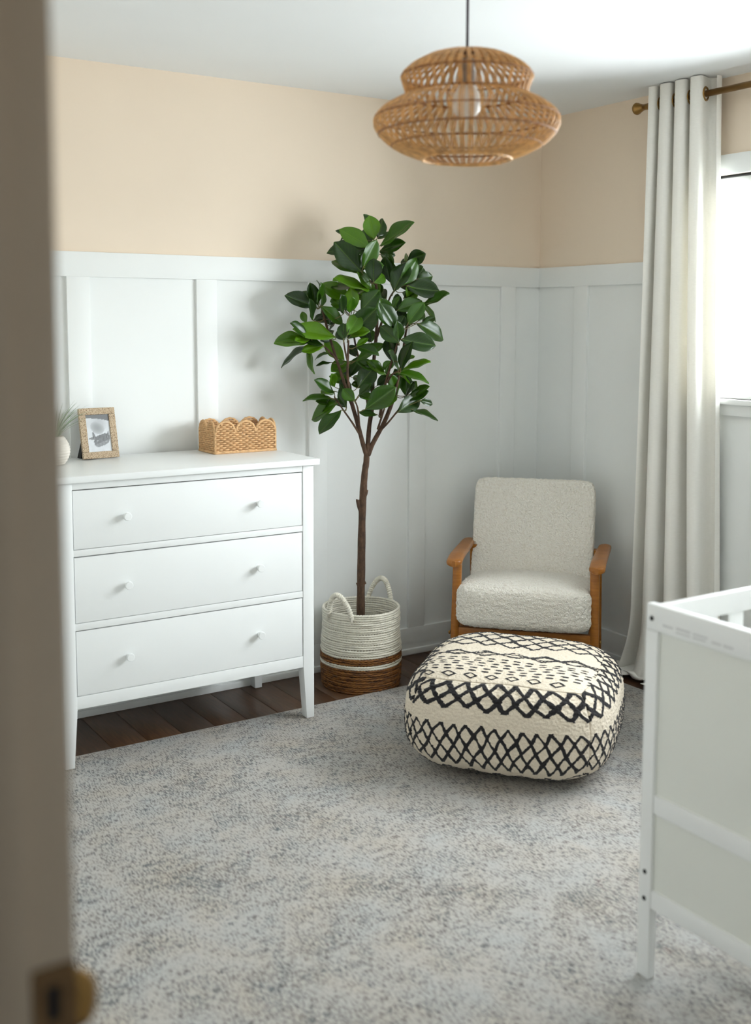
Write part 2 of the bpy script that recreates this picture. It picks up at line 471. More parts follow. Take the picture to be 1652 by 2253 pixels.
wpart('head_casing', (-0.02, 0, WIN_Y0 - 0.08, WIN_Y1 + 0.08, WIN_Z1, WIN_Z1 + 0.076))
wpart('side_casing', (-0.02, 0, WIN_Y1, WIN_Y1 + 0.08, WIN_Z0, WIN_Z1))
wpart('side_casing', (-0.02, 0, WIN_Y0 - 0.08, WIN_Y0, WIN_Z0, WIN_Z1))
wpart('stool', (-0.034, 0.07, WIN_Y0 - 0.09, WIN_Y1 + 0.09, WIN_Z0 - 0.02, WIN_Z0))
wpart('apron', (-0.02, 0, WIN_Y0 - 0.08, WIN_Y1 + 0.08, WIN_Z0 - 0.064, WIN_Z0 - 0.02))
for b in ((0.025, 0.065, WIN_Y0, WIN_Y1, WIN_Z1 - 0.055, WIN_Z1), (0.025, 0.065, WIN_Y0, WIN_Y1, WIN_Z0, WIN_Z0 + 0.05),
          (0.025, 0.065, WIN_Y1 - 0.05, WIN_Y1, WIN_Z0 + 0.05, WIN_Z1 - 0.055), (0.025, 0.065, WIN_Y0, WIN_Y0 + 0.05, WIN_Z0 + 0.05, WIN_Z1 - 0.055),
          (0.025, 0.065, -2.07, -2.01, WIN_Z0 + 0.05, WIN_Z1 - 0.055)):
    wpart('sash_frame', b)
wpart('pane', (0.044, 0.047, WIN_Y0 + 0.05, -2.07, WIN_Z0 + 0.05, WIN_Z1 - 0.055), 'glass', bevel=0)
wpart('pane', (0.044, 0.047, -2.01, WIN_Y1 - 0.05, WIN_Z0 + 0.05, WIN_Z1 - 0.055), 'glass', bevel=0)
wpart('head_gap', (0.002, 0.03, WIN_Y0 + 0.002, WIN_Y1 - 0.002, WIN_Z1 - 0.008, WIN_Z1 - 0.001), 'dark', bevel=0)

# doorway the photo is taken through
door = tag(empty('door_1', (XL - 0.055, DY1, 0)), kind='structure')
ox, oy = XL - 0.055, DY1


def dpart(name, b, mat='jamb', bevel=0.002):
    m = MB().box(*b); m.v = [(x - ox, y - oy, z) for x, y, z in m.v]; return m.build(name, mat, door, bevel=bevel)


dpart('jamb', (XL - WT - 0.002, XL + 0.002, DY1, DY1 + 0.018, 0, DH))
dpart('jamb', (XL - WT - 0.002, XL + 0.002, DY0 - 0.018, DY0, 0, DH))
dpart('head_jamb', (XL - WT - 0.002, XL + 0.002, DY0 - 0.018, DY1 + 0.018, DH, DH + 0.018))
dpart('door_stop', (XL - 0.075, XL - 0.04, DY1 - 0.010, DY1, 0, DH))
dpart('casing', (XL - WT - 0.014, XL - WT, DY1 + 0.006, DY1 + 0.08, 0, DH + 0.08))
dpart('casing', (XL - WT - 0.014, XL - WT, DY0 - 0.08, DY0 - 0.006, 0, DH + 0.08))
dpart('casing', (XL - WT - 0.014, XL - WT, DY0 - 0.006, DY1 + 0.006, DH + 0.006, DH + 0.08))
# strike plate with curled lip
sp = empty('strike_plate', (XL - 0.018, DY1, 0.918)); sp.parent = door; sp.location = (XL - 0.018 - ox, 0, 0.918)
m = MB()
hz0, hz1 = -0.016, 0.016
m.box(-0.018, 0.0195, -0.0022, 0, 0.016, 0.033); m.box(-0.018, 0.0195, -0.0022, 0, -0.033, -0.016)
m.box(-0.018, -0.007, -0.0022, 0, hz0, hz1); m.box(0.006, 0.0195, -0.0022, 0, hz0, hz1)
m.build('plate', 'bronze', sp)
MB().box(-0.007, 0.006, -0.0008, 0, hz0, hz1).build('latch_hole', 'dark', sp)
lip = MB(); ns = 14; rows = 8
V = []; F = []
for i in range(ns + 1):
    zz = -0.031 + 0.062 * i / ns; ext = 0.022 * max(0.0, 1 - ((zz + 0.010) / 0.034) ** 2) ** 0.75
    for j in range(rows + 1):
        q = j / rows; V.append((0.0195 + ext * q, -0.0011 + 0.010 * (q ** 2) * (ext / 0.02), zz))
for i in range(ns):
    for j in range(rows):
        a = i * (rows + 1) + j; F.append((a, a + 1, a + rows + 2, a + rows + 1))
lp = lip.add(V, F).build('lip', 'brass', sp, smooth=True)
md = lp.modifiers.new('thick', 'SOLIDIFY'); md.thickness = 0.002; md.offset = 0

# ------------------------------------------------------------------ rug
RX0, RX1, RY0, RY1, RT = -3.0, -0.225, -3.55, -0.40, 0.010
rug = empty('area_rug', ((RX0 + RX1) / 2, (RY0 + RY1) / 2, 0.0005), math.radians(0.6))
tag(rug, 'large distressed grey vintage-style rug covering most of the floor', 'rug')
hw, hh = (RX1 - RX0) / 2, (RY1 - RY0) / 2
MB().box(-hw, hw, -hh, hh, 0, RT).build('pile', 'rug', rug, bevel=0.003)
m = MB()
for a in ((-hw - 0.004, hw + 0.004, hh - 0.004, hh + 0.004), (-hw - 0.004, hw + 0.004, -hh - 0.004, -hh + 0.004), (-hw - 0.004, -hw + 0.004, -hh, hh), (hw - 0.004, hw + 0.004, -hh, hh)):
    m.box(a[0], a[1], a[2], a[3], 0, RT - 0.001)
m.build('binding', 'rug_edge', rug)

# ------------------------------------------------------------------ dresser
DX0, DX1, DYF, DYB = -2.462, -1.517, -0.511, -0.035
dr = empty('chest_of_drawers', ((DX0 + DX1) / 2, (DYF + DYB) / 2, 0))
tag(dr, 'white three-drawer chest of drawers with round knobs against the panelled wall', 'dresser')
dcx, dcy = dr.location.x, dr.location.y


def dbox(name, x0, x1, y0, y1, z0, z1, mat='white_lacquer', parent=dr, bevel=0.0015):
    return MB().box(x0 - dcx, x1 - dcx, y0 - dcy, y1 - dcy, z0, z1).build(name, mat, parent, bevel=bevel)


dbox('top_board', -2.482, -1.498, -0.5257, -0.028, 0.973, 0.995, bevel=0.002)
PWD = 0.0445
for sx, xo in ((1, DX0), (-1, DX1)):
    for yo, sy in ((DYF, 1), (DYB, -1)):
        zb_ = RT + 0.002 if sy == 1 else 0.0015
        xi = xo + sx * PWD; yi = yo + sy * PWD; xt = xo + sx * 0.031; yt = yo + sy * 0.038
        m = MB()
        def ring(xa, ya, z): return [(xo - dcx, yo - dcy, z), (xa - dcx, yo - dcy, z), (xa - dcx, ya - dcy, z), (xo - dcx, ya - dcy, z)]
        r1 = ring(xt, yt, zb_); r2 = ring(xi, yi, 0.205); r3 = ring(xi, yi, 0.973)
        m.add(r1 + r2 + r3, [(0, 1, 2, 3), (8, 9, 10, 11)] + [(a * 4 + k, a * 4 + (k + 1) % 4, (a + 1) * 4 + (k + 1) % 4, (a + 1) * 4 + k) for a in (0, 1) for k in range(4)])
        m.build('leg', 'white_lacquer', dr, bevel=0.0015)
gx0, gx1 = DX0 + PWD, DX1 - PWD
dbox('side_panel', DX0 + 0.006, DX0 + 0.02, DYF + PWD, DYB - PWD, 0.205, 0.973)
dbox('side_panel', DX1 - 0.02, DX1 - 0.006, DYF + PWD, DYB - PWD, 0.205, 0.973)
dbox('back_panel', gx0, gx1, DYB - 0.02, DYB - 0.01, 0.205, 0.973)
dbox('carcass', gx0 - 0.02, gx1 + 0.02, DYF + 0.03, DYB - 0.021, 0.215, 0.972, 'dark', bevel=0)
dbox('carcass_bottom', gx0 - 0.02, gx1 + 0.02, DYF + 0.022, DYB - 0.021, 0.207, 0.2145)
zl = [(0.2105, 0.2535), (0.478, 0.5015), (0.7265, 0.7485), (0.949, 0.973)]
for z0, z1 in zl:
    dbox('rail', gx0, gx1, DYF + 0.002, DYF + 0.028, z0, z1)
for z0, z1, kz in ((0.2535, 0.478, 0.366), (0.5015, 0.7265, 0.6135), (0.7485, 0.949, 0.8485)):
    gap = 0.0028
    d_ = dbox('drawer', gx0 + gap, gx1 - gap, DYF + 0.003, DYF + 0.026, z0 + 0.0018, z1 - 0.0035)
    for kx in (-2.238, -1.744):
        k_ = MB().lathe([(0.0075, 0), (0.0075, 0.006), (0.0088, 0.013), (0.0125, 0.017), (0.0138, 0.0195), (0.0138, 0.0255), (0.0122, 0.0275), (0.0, 0.0278)], 28)
        k_.xf(Matrix.Translation((kx - dcx, DYF + 0.003 - dcy, kz)) @ Matrix.Rotation(PI / 2, 4, 'X'))
        k_.build('knob', 'white_lacquer', d_, auto=0.7)

# ------------------------------------------------------------------ photo frame, grass vase, scalloped basket on the dresser
ZT = 0.9955
pf = empty('photo_frame', (-2.186, -0.117, ZT), math.radians(4))
tag(pf, 'small beaded gold photo frame with a black-and-white dog photo on the dresser', 'photo frame')
tilt = Matrix.Rotation(math.radians(-13), 4, 'X')
FW, FH, FB = 0.139, 0.187, 0.025
for (x0, x1, z0, z1) in ((-FW / 2, FW / 2, 0, FB), (-FW / 2, FW / 2, FH - FB, FH), (-FW / 2, -FW / 2 + FB, FB, FH - FB), (FW / 2 - FB, FW / 2, FB, FH - FB)):
    MB().box(x0, x1, -0.007, 0.007, z0, z1).xf(Matrix.Translation((0, 0, 0.002)) @ tilt).build('moulding', 'frame', pf, bevel=0.003)
MB().box(-FW / 2 + 0.004, FW / 2 - 0.004, 0.007, 0.010, 0.004, FH - 0.004).xf(Matrix.Translation((0, 0, 0.002)) @ tilt).build('backing_board', 'black', pf)
NXP, NZP = 40, 56; V = []; tone = []; pw_, ph_ = FW / 2 - FB + 0.002, FH - 2 * FB + 0.004
for j in range(NZP + 1):
    for i in range(NXP + 1):
        u_, w_ = i / NXP, j / NZP
        V.append((-pw_ + 2 * pw_ * u_, -0.002, FB - 0.002 + ph_ * w_))
        g = 0.86 + 0.06 * mnoise.noise(Vector((u_ * 7, w_ * 9, 0)))                       # pale bedding
        if w_ > 0.90 - 0.10 * u_ * u_: g = 0.22
        hb = ((u_ - 0.50) / 0.52) ** 2 + ((w_ - 0.76) / 0.20) ** 2                           # blurred figure behind
        if hb < 1: g = min(g, 0.66 + 0.14 * hb + 0.05 * math.sin(u_ * 8))
        hb = ((u_ - 0.48 + 0.3 * (w_ - 0.6)) / 0.28) ** 2 + ((w_ - 0.64) / 0.17) ** 2
        if hb < 1: g = 0.40 + 0.25 * hb
        # dog: broad flat head tilted, tall narrow ears, pale muzzle
        du, dw = u_ - 0.60, w_ - 0.31
        ru, rw = du * math.cos(0.2) + dw * math.sin(0.2), -du * math.sin(0.2) + dw * math.cos(0.2)
        if (abs(ru) / 0.33) ** 3.2 + (abs(rw) / 0.15) ** 2.4 < 1: g = 0.24 + 0.07 * mnoise.noise(Vector((u_ * 14, w_ * 14, 3))) + (0.10 if rw < -0.05 else 0)
        if 0.05 < u_ < 0.34 and abs(w_ - 0.37 - 0.1 * (u_ - 0.2)) < 0.05 * (u_ / 0.3): g = 0.30
        for ex, lean in ((0.31, -0.16), (0.86, 0.10)):
            hgt_ = (w_ - 0.36) / 0.19
            if 0 < hgt_ < 1 and abs(u_ - ex - lean * 0.3 * hgt_) < 0.075 * (1 - hgt_) ** 0.7: g = 0.17 + (0.16 if abs(u_ - ex - lean * 0.3 * hgt_) < 0.02 else 0)
        for ex, ez in ((0.42, 0.30), (0.78, 0.27)):
            if ((u_ - ex) / 0.035) ** 2 + ((w_ - ez) / 0.016) ** 2 < 1: g = 0.5
        tone.append(g)
F = [(j * (NXP + 1) + i, j * (NXP + 1) + i + 1, (j + 1) * (NXP + 1) + i + 1, (j + 1) * (NXP + 1) + i) for j in range(NZP) for i in range(NXP)]
ph = MB().add(V, F).xf(Matrix.Translation((0, 0, 0.002)) @ tilt).build('photo_print', 'photo', pf)
a_ = ph.data.attributes.new('tone', 'FLOAT', 'POINT'); a_.data.foreach_set('value', tone)
m = MB(); m.hexa([(-0.05, 0.035, 0), (-0.02, 0.035, 0), (-0.02, 0.085, 0), (-0.05, 0.085, 0)] + [(-0.05, 0.033, 0.10), (-0.02, 0.033, 0.10), (-0.02, 0.036, 0.10), (-0.05, 0.036, 0.10)])
m = MB().hexa([(-0.062, 0.040, 0.001), (-0.012, 0.040, 0.001), (-0.012, 0.074, 0.001), (-0.062, 0.074, 0.001), (-0.050, 0.036, 0.105), (-0.016, 0.036, 0.105), (-0.016, 0.040, 0.105), (-0.050, 0.040, 0.105)])
m.build('easel_stand', 'black', pf)

vs_ = empty('grass_vase', (-2.378, -0.185, ZT))
tag(vs_, 'ribbed white vase of pale green grass at the dresser end, mostly behind the doorframe', 'vase')
prof = []
for i in range(46):
    q = i / 45; r_ = 0.034 + 0.021 * math.sin(PI * min(1, q * 1.02)) ** 0.8; r_ += 0.0011 * math.sin(q * 46 * 1.35)
    prof.append((r_, 0.1 * q))
prof += [(0.030, 0.098), (0.030, 0.07), (0.0, 0.07)]
MB().lathe([(0.0, 0.0005)] + prof, 40, cap=False).build('vessel', 'vase', vs_, smooth=True)
gr_ = random.Random(5)
for k in range(46):
    az = gr_.uniform(0, 2 * PI); reach = gr_.uniform(0.02, 0.13); hgt = gr_.uniform(0.09, 0.165)
    if k % 3 == 0: az = gr_.uniform(-0.9, 0.7); reach = gr_.uniform(0.08, 0.17)
    V = []; F = []; n = 9; w0 = gr_.uniform(0.0014, 0.0026)
    for i in range(n + 1):
        q = i / n; rr = 0.012 + reach * q ** 1.5; zz = 0.085 + hgt * (q - 0.28 * q * q * (reach / 0.13))
        w = w0 * (1 - q ** 2) + 0.0002
        px_, py_ = -math.sin(az) * w, math.cos(az) * w
        V += [(rr * math.cos(az) + px_, rr * math.sin(az) + py_, zz), (rr * math.cos(az), rr * math.sin(az), zz + w * 0.5), (rr * math.cos(az) - px_, rr * math.sin(az) - py_, zz)]
    for i in range(n):
        for j in (0, 1): a = i * 3 + j; F.append((a, a + 1, a + 4, a + 3))
    MB().add(V, F).build('blade', 'grass', vs_, smooth=True)

BL, BD = 0.257, 0.140
sb = empty('scalloped_basket', (-1.6465, -0.138, ZT), math.radians(0.5))
tag(sb, 'small tan woven basket with scalloped rim on the dresser top', 'basket')


def scallop(u, n, L):
    s_ = L / n; c_ = (math.floor(u / s_) + 0.5) * s_; q = (u - c_) / (s_ * 0.5)
    return 0.083 + 0.038 * math.sqrt(max(0, 1 - q * q))


def weave_wall(L, n_sc, place, rows=15, dz=0.0079):
    m = MB(); nst = int(L / 0.0125); step = 0.0026
    for r_ in range(rows):
        z = 0.008 + r_ * dz; run = []
        N = int(L / step)
        for i in range(N + 1):
            u = L * i / N
            if scallop(min(max(u, 1e-4), L - 1e-4), n_sc, L) - 0.004 > z:
                off = 0.0036 * math.sin(PI * (u / 0.0135 + r_)); run.append(place(u, off, z + 0.0006 * math.sin(u * 90 + r_)))
            else:
                if len(run) > 3: m.tube(run, 0.0040, 7, lobes=2, lobe=0.2, twist=520)
                run = []
        if len(run) > 3: m.tube(run, 0.0040, 7, lobes=2, lobe=0.2, twist=520)
    rim = MB(); s_ = L / n_sc
    for k in range(n_sc):
        pts = []
        for i in range(29):
            a = PI * i / 28; u = (k + 0.5) * s_ - math.cos(a) * (s_ * 0.5 - 0.002); pts.append(place(u, 0, 0.078 + 0.043 * math.sin(a) ** 0.9))
        rim.tube(pts, 0.0047, 8, lobes=2, lobe=0.2, twist=520)
    return m, rim


walls = [(BL, 3, lambda u, o, z: (-BL / 2 + u, -BD / 2 - o, z)), (BD, 2, lambda u, o, z: (BL / 2 + o, -BD / 2 + u, z)),
         (BL, 3, lambda u, o, z: (BL / 2 - u, BD / 2 + o, z)), (BD, 2, lambda u, o, z: (-BL / 2 - o, BD / 2 - u, z))]
for L, n_sc, pl_ in walls:
    mw, mr = weave_wall(L, n_sc, pl_)
    tag(mw.build('woven_side', 'rope_tan', sb, smooth=True), kind='stuff')
    mr.build('scallop_rim', 'rope_tan', sb, smooth=True)
m = MB()
for cx_, cy_ in ((-1, -1), (1, -1), (1, 1), (-1, 1)):
    m = MB().tube([(cx_ * BL / 2, cy_ * BD / 2, 0.004), (cx_ * BL / 2, cy_ * BD / 2, 0.04), (cx_ * BL / 2, cy_ * BD / 2, 0.084)], 0.0046, 8)
    m.build('corner_post', 'rope_tan', sb, smooth=True)
pts = []
for a, b in (((-1, -1), (1, -1)), ((1, -1), (1, 1)), ((1, 1), (-1, 1)), ((-1, 1), (-1, -1))):
    for i in range(40):
        q = i / 40; pts.append(((a[0] + (b[0] - a[0]) * q) * (BL / 2 + 0.002), (a[1] + (b[1] - a[1]) * q) * (BD / 2 + 0.002), 0.0048))
MB().tube(pts, 0.0048, 8, lobes=2, lobe=0.22, twist=480, closed=True).build('base_rim', 'rope_tan', sb, smooth=True)
MB().box(-BL / 2, BL / 2, -BD / 2, BD / 2, 0.001, 0.006).build('base', 'rope_tan', sb)

# ------------------------------------------------------------------ plant basket
PB = Vector((-1.137, -0.232, 0.001))
pb = empty('rope_basket', PB)
tag(pb, 'round white and brown rope basket with two handles holding the potted tree', 'basket')
BR = 0.162; rows = 36; bh = 0.326; dz = bh / rows


def prof_r(z):
    q = z / bh
    return BR * (0.955 + 0.055 * math.sin(PI * min(1, q * 1.25 + 0.1)) + 0.012 * q)


groups = {'rope_white_lower': [], 'rope_white_upper': [], 'rope_brown_lower': [], 'rope_brown_upper': []}
for r_ in range(rows):
    z = (r_ + 0.5) * dz
    key = 'brown_base_band' if z < 0.096 else ('white_stripe' if z < 0.120 else ('brown_stripe' if z < 0.148 else 'white_upper_wall'))
    groups.setdefault(key, []).append(z)
for key in ('brown_base_band', 'white_stripe', 'brown_stripe', 'white_upper_wall'):
    m = MB()
    for z in groups[key]:
        ph_ = random.uniform(0, 6); n = 230; pts = []
        for i in range(n):
            a = 2 * PI * i / n; wob = 0.0012 * math.sin(3 * a + ph_) + 0.0007 * math.sin(11 * a + 2 * ph_)
            rr = prof_r(z) + wob; pts.append((rr * math.cos(a), rr * math.sin(a), z + 0.0011 * math.sin(2 * a + ph_)))
        m.tube(pts, dz * 0.555, 8, lobes=2, lobe=0.3, twist=260 if 'white' in key else 160, closed=True)
    tag(m.build(key, 'rope_white' if 'white' in key else 'rope_brown', pb, smooth=True), kind='stuff')
MB().lathe([(0.0, 0.002), (0.14, 0.002), (0.15, 0.01), (0.15, 0.022), (0.0, 0.022)], 40, cap=False).build('base', 'rope_brown', pb)
MB().lathe([(0.0, 0.20), (0.145, 0.20), (0.145, 0.19), (0.0, 0.19)], 40, cap=False).build('inner_fill', 'dark', pb)
for az, top in ((math.radians(205), 0.085), (math.radians(28), 0.085)):
    h_ = empty('handle'); h_.parent = pb
    pts = []
    for i in range(40):
        q = i / 39; a = PI * q; ang = az + (q - 0.5) * 2 * 0.36; rad_ = BR + 0.002 + 0.006 * math.sin(a)
        pts.append((rad_ * math.cos(ang) * (1 + 0.03 * math.sin(a)), rad_ * math.sin(ang) * (1 + 0.03 * math.sin(a)), bh - 0.018 + 0.098 * math.sin(a) ** 0.75))
    MB().tube(pts, 0.0092, 10, lobes=1, lobe=0.0).build('handle_core', 'rope_white', h_, smooth=True)
    P = np.array(pts); cp = []
    for i in range(520):
        q = i / 519 * 38.99; k = int(q); f_ = q - k; c_ = P[k] * (1 - f_) + P[k + 1] * f_; T = P[k + 1] - P[k]; T /= np.linalg.norm(T)
        N_ = np.cross(T, [math.cos(az), math.sin(az), 0]); N_ /= np.linalg.norm(N_); B_ = np.cross(T, N_); th = i * 0.38
        cp.append(c_ + 0.0085 * (math.cos(th) * N_ + math.sin(th) * B_))
    MB().tube(cp, 0.0032, 5).build('handle_wrap', 'rope_white', h_, smooth=True)
    for s_ in (-1, 1):
        ang = az + s_ * 0.36
        MB().tube([((BR + 0.007) * math.cos(ang), (BR + 0.007) * math.sin(ang), bh - 0.004), ((BR + 0.009) * math.cos(ang), (BR + 0.009) * math.sin(ang), bh - 0.02), ((BR + 0.008) * math.cos(ang), (BR + 0.008) * math.sin(ang), bh - 0.036)], 0.004, 6).build('handle_tie', 'rope_white', h_, smooth=True)

# ------------------------------------------------------------------ potted tree
TB = Vector((-1.13, -0.226, 0.205))
tree = empty('artificial_tree', TB, -YAW)      # local x: across, local y: depth, z: up
tag(tree, 'tall artificial tree with glossy dark green leaves standing in the rope basket', 'plant')


def LX(zx): return -0.3766 + zx * 4.6925e-4


def LZ(zy): return 1.9643 - zy * 4.6575e-4 - TB.z


def P3(zx, zy, d=0.0): return (LX(zx), d, LZ(zy))


def smooth_path(pts, n=30):
    P = np.array(pts, float); k = len(P); out = []
    for i in range(k - 1):
        p0 = P[max(i - 1, 0)]; p1 = P[i]; p2 = P[i + 1]; p3 = P[min(i + 2, k - 1)]
        m_ = max(3, n // (k - 1))
        for j in range(m_):
            q = j / m_
            out.append(0.5 * (2 * p1 + (p2 - p0) * q + (2 * p0 - 5 * p1 + 4 * p2 - p3) * q * q + (3 * p1 - p0 - 3 * p2 + p3) * q ** 3))
    out.append(P[-1]); return np.array(out)


def stem(name, pts, r_a, r_b, mat='bark', n=30, seg=8, knob=0.0):
    P = smooth_path(pts, n); N = len(P); q = np.linspace(0, 1, N)
    R = r_a + (r_b - r_a) * q
    if knob: R = R * (1 + knob * np.sin(q * 41) * np.sin(q * 17 + 1))
    return MB().tube(P, R, seg).build(name, mat, tree, smooth=True)


# trunk in (across, depth, height above pot) metres
zf = 0.945 - TB.z
stem('trunk', [(-0.004, 0, 0), (-0.004, 0, 0.12), (-0.002, 0.0, 0.30), (0.001, 0, 0.48), (0.006, 0, 0.60), (0.012, 0, 0.68), (0.018, 0, zf - 0.02), (0.020, 0, zf + 0.03)], 0.0185, 0.0115, n=70, seg=12, knob=0.06)
stem('trunk_knot', [(-0.020, -0.004, 0.205), (-0.003, -0.003, 0.212), (0.014, -0.004, 0.222)], 0.012, 0.010, n=8)
stem('trunk_knot', [(0.006, -0.006, 0.57), (0.016, -0.006, 0.592), (0.02, -0.004, 0.607)], 0.010, 0.006, n=8)
stem('cut_stub', [(0.0, -0.004, 0.508), (-0.010, -0.006, 0.532), (-0.0165, -0.008, 0.560), (-0.0165, -0.008, 0.566)], 0.009, 0.007, n=10)
FK = P3(848, 2150)
br = {
    'L': [(845, 2170, 0), (815, 2080, -.01), (770, 1900, -.03), (725, 1740, -.04), (690, 1640, -.05), (610, 1400, -.05), (530, 1140, -.06), (465, 900, -.05), (450, 870, -.05)],
    'M': [(850, 2160, 0), (856, 2050, 0), (868, 1900, .01), (890, 1750, .02), (896, 1500, .03), (905, 1340, .03), (930, 1050, .03), (928, 800, .02), (920, 640, .01), (895, 470, 0), (890, 310, 0)],
    'R': [(855, 2170, 0), (900, 2060, .0), (985, 1900, -.01), (1040, 1770, -.01), (1085, 1640, .0), (1115, 1500, .01), (1135, 1420, .01), (1160, 1250, .02), (1190, 1050, .02), (1240, 900, .03)],
    'L2': [(790, 1990, -.03), (720, 1870, -.06), (640, 1750, -.08), (570, 1640, -.1)],
    'R2': [(960, 1950, -.02), (1030, 1870, -.05), (1110, 1765, -.07), (1130, 1730, -.08)],
    'C1': [(735, 1760, -.05), (700, 1600, -.09), (683, 1450, -.1), (686, 1330, -.11), (692, 1160, -.12)],
    'C2': [(688, 1350, -.11), (665, 1250, -.13), (650, 1150, -.13)],
    'L3': [(600, 1370, -.05), (560, 1290, -.08), (470, 1200, -.1), (360, 1130, -.11)],
    'R3': [(960, 1830, -.01), (985, 1640, -.06), (1005, 1530, -.07), (1055, 1350, -.08), (1100, 1200, -.08), (1130, 1080, -.08)],
    'R4': [(1020, 1520, -.07), (1060, 1450, -.09), (1110, 1420, -.1)],
    'M2': [(930, 1130, .03), (975, 1000, .03), (1010, 880, .04), (1060, 760, .04), (1150, 660, .05)],
    'B1': [(860, 1750, .05), (800, 1430, .09), (770, 1320, .1), (740, 1200, .11), (700, 950, .1)],
    'T2': [(925, 680, .01), (860, 640, -.02), (800, 575, -.04)],
    'F1': [(780, 1900, -.05), (770, 1750, -.09), (745, 1670, -.11)],
    'F2': [(940, 1930, -.04), (985, 1780, -.08), (1000, 1720, -.1)],
}
radii = {'L': (.0105, .0035), 'M': (.0105, .004), 'R': (.0105, .0035), 'C1': (.007, .004), 'R3': (.007, .003), 'B1': (.007, .003), 'M2': (.006, .0025)}
for k, pts in br.items():
    ra, rb = radii.get(k, (.0048, .0025))
    stem('branch', [P3(*p_) for p_ in pts], ra, rb, n=40, knob=0.05)

# leaf meshes (unit length along +Y, width ~0.52, faces +Z), shared
leaf_mesh = []


def leaf_geometry(seed, droop, fold):
    rr = random.Random(seed); n, h_ = 14, 4; V = []; U = []; F = []
    for i in range(n + 1):
        q = i / n
        w = 0.27 * (math.sin(PI * min(1, (q ** 1.12))) ** 0.74) * (0.86 + 0.22 * q)
        if i == 0: w = 0.012
        if i == n: w = 0.004
        zc = droop * (q ** 2) - 0.06 * math.sin(PI * q)
        for j in range(-h_, h_ + 1):
            s_ = j / h_; x_ = w * s_
            z_ = zc + fold * abs(x_) + 0.018 * math.sin(q * 13 + seed) * abs(s_) ** 2 - 0.10 * fold * (abs(s_) ** 3)
            V.append((x_, q, z_)); U.append((0.5 + x_ / 0.6, q))
    W = 2 * h_ + 1
    for i in range(n):
        for j in range(W - 1):
            a = i * W + j; F.append((a, a + 1, a + W + 1, a + W))
    me = bpy.data.meshes.new('leaf'); me.from_pydata(V, [], F); me.update(); me.shade_smooth()
    uvl = me.uv_layers.new(name='UVMap')
    for lp_ in me.loops: uvl.data[lp_.index].uv = U[lp_.vertex_index]
    me.materials.append(M['leaf']); return me


for sd, dp, fo in ((1, -0.16, 0.62), (2, -0.30, 0.42), (3, 0.10, 0.70), (4, -0.42, 0.5)):
    leaf_mesh.append(leaf_geometry(sd, dp, fo))

